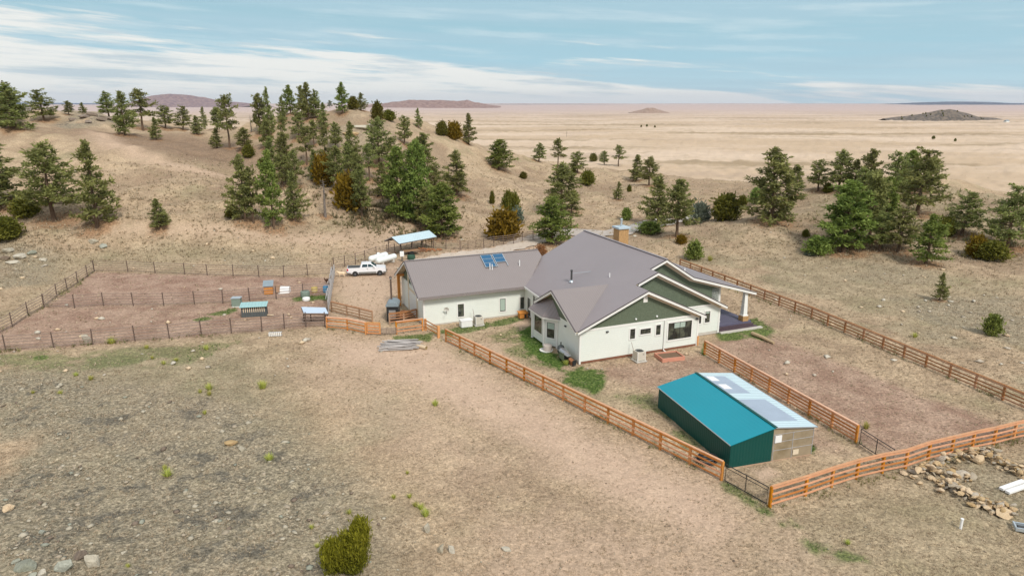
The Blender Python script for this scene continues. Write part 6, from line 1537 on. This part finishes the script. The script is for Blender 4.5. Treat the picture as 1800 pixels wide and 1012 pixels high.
# grass clumps that stand out yellow-green
def clump_mesh(seed):
    r = np.random.default_rng(seed); n = 130; a = r.uniform(0,6.28,n); l = np.abs(r.normal(0,.55,n)); d = np.stack([np.cos(a)*l,np.sin(a)*l,np.ones(n)],1); d /= np.linalg.norm(d,axis=1,keepdims=True)
    L = r.uniform(.5,1.,(n,1)); s = np.stack([-np.sin(a),np.cos(a),0*a],1)*.035; o = np.stack([np.cos(a)*.22*r.random(n),np.sin(a)*.22*r.random(n),0*a-.05],1)
    v = np.stack([o-s,o+s,o+d*L],1).reshape(-1,3); f = np.arange(3*n).reshape(-1,3); return mesh_np('grass_clump', v, f, ['bunch'], {'tint': ('FLOAT','POINT',np.repeat(r.random(n),3))})
CM = [clump_mesh(600+i) for i in range(4)]
CL = [(197,603,24,'yellow-green grass clump by the front corral fence, biggest there'),(160,667,16,'grass clump left of its neighbour in the upper left foreground'),(134,660,14,'small grass clump in the upper left foreground'),(106,693,14,'bright green clump alone in the left foreground'),(58,691,10,'tiny green clump near the left edge'),(368,684,20,'right of the paired clumps in the middle left foreground'),(352,690,12,'left of the paired clumps in the middle left foreground'),(368,694,14,'lower of the paired clumps in the middle left foreground'),
 (462,682,26,'wide faded clump in the middle of the foreground'),(474,808,26,'round yellow-green clump in the centre-left foreground'),(290,824,14,'upper part of the double clump in the rocky foreground'),(295,836,28,'lower part of the double clump in the rocky foreground'),(765,712,18,'pale straw clump in the bare centre'),(740,894,20,'first of the clumps leading to the pale upright boulder'),(748,906,24,'second of the clumps leading to the pale upright boulder'),(730,889,16,'clump at the left end of the row by the boulders'),
 (692,875,14,'left of two little clumps above the boulders'),(720,874,14,'right of two little clumps above the boulders'),(716,832,11,'small clump above the two little ones'),(548,928,13,'upper of two clumps left of the big juniper'),(558,961,15,'lower of two clumps left of the big juniper'),(614,902,15,'pale clump just above the big juniper'),(225,997,14,'dull clump near the bottom left trio of boulders'),(258,612,14,'faded clump below the front corral fence'),(310,634,13,'yellowish clump in the upper foreground, right one'),(288,640,12,'yellowish clump in the upper foreground, lower one'),(268,630,10,'yellowish clump in the upper foreground, left one'),(363,614,16,'clump by the white crate side of the corral fence'),(360,727,12,'straw clump left of the centre'),(1490,955,16,'dry yellow clump in the lower right foreground'),(995,640,18,'dark green clump by the barbecue grill'),(1522,752,20,'straw-yellow clump beside the paddock gate'),(1608,592,16,'green clump beyond the far fence'),(1248,458,16,'green clump behind the porch roof')]
for i, (x, y, w, lab) in enumerate(CL):
    p = P(x, y); s = w/(FPX/depth(p))*.78; stone('grass_clump', CM[i % 4], p, (s,s,s*random.uniform(.75,1.)), (0,0,random.uniform(0,6.28)), lab, 'grass clump', 'yellow-green grass clumps')
# ------------------------------------------------------------------ far away
root = thing('power_pole', 'lone wooden power pole out on the plain', 'power pole', P(996,241), .2); hp = height_for(root.location, 231.5)
mb = MB(); mb.tube([(0,0,-.3),(0,0,hp)], .22, 7); mb.build('pole', 'bark_grey', root); mb = MB(); mb.beam((-1.6,0,hp-.9),(1.6,0,hp-.9),.2,.25); mb.build('crossarm', 'bark_grey', root)
for x, y, w, src, lab in ((1127,223.5,3.2,'j','left of three specks of trees on the far plain'),(1137,222.5,3.4,'k','middle of three specks of trees on the far plain'),(1151,224.5,3.4,'j','right of three specks of trees on the far plain'),(1640.5,244.5,5,'k','larger of two lone trees on the right plain'),(1679,248.5,4.5,'j','smaller of two lone trees on the right plain')):
    p = P(x, y); s = w/(FPX/depth(p)); r = dup(PROTO[src], p, random.uniform(0,6), (s,s,s), lab, 'trees far out on the plain'); r.name = 'distant_tree'; tag(r, lab, 'tree')
for i in range(26):
    x = 1578+150*random.random(); t = (x-1566)/194; top = np.interp(t, [0,.15,.3,.42,.5,.6,.72,.85,1], [208,204,199,193,191.5,196,205,207,213]); yy = top+random.random()**1.3*(212-top)*.8+.5
    d = ptY(x, yy, 1900-60*random.random()); k = random.choice('jkj'); h = random.uniform(2.6,4.4)
    hill_p = Vector((d[0], d[1], d[2]))
    r = dup(PROTO[k], hill_p, random.uniform(0,6), (h*.9,h*.9,h), 'small dark tree on the wooded hill of the right plain', 'trees of the far wooded hill'); r.name = 'distant_tree'; tag(r, r['label'], 'tree')
root = thing('farmhouse', 'tiny white farm building at the foot of the far wooded hill', 'farm building', P(1769,215.5), .3)
mb = MB(); mb.b2((-5,-3.5,-1),(5,3.5,3.5)); mb.build('wall', 'white_trim', root); mb = MB(); mb.prism([(-5.4,-4,3.5),(-5.4,4,3.5),(-5.4,0,6)], (10.8,0,0)); mb.build('roof', 'roof_grey', root)
# ------------------------------------------------------------------ air
def haze():
    mb = MB(); mb.b2((-26000,-9000,-60),(26000,27000,330)); o = mb.build('haze', 'white_trim', None); o.data.materials.clear()
    m = bpy.data.materials.new('air'); m.use_nodes = True; nt = m.node_tree; nt.nodes.clear(); out = nt.nodes.new('ShaderNodeOutputMaterial'); v = nt.nodes.new('ShaderNodeVolumePrincipled')
    v.inputs['Density'].default_value = HAZE; v.inputs['Color'].default_value = (.86,.90,1,1); v.inputs['Anisotropy'].default_value = .2
    nt.links.new(v.outputs[0], out.inputs['Volume']); o.data.materials.append(m); tag(o, 'thin pale air haze over the plain', None, kind='stuff')
HAZE = 2.2e-5
if HAZE: haze()
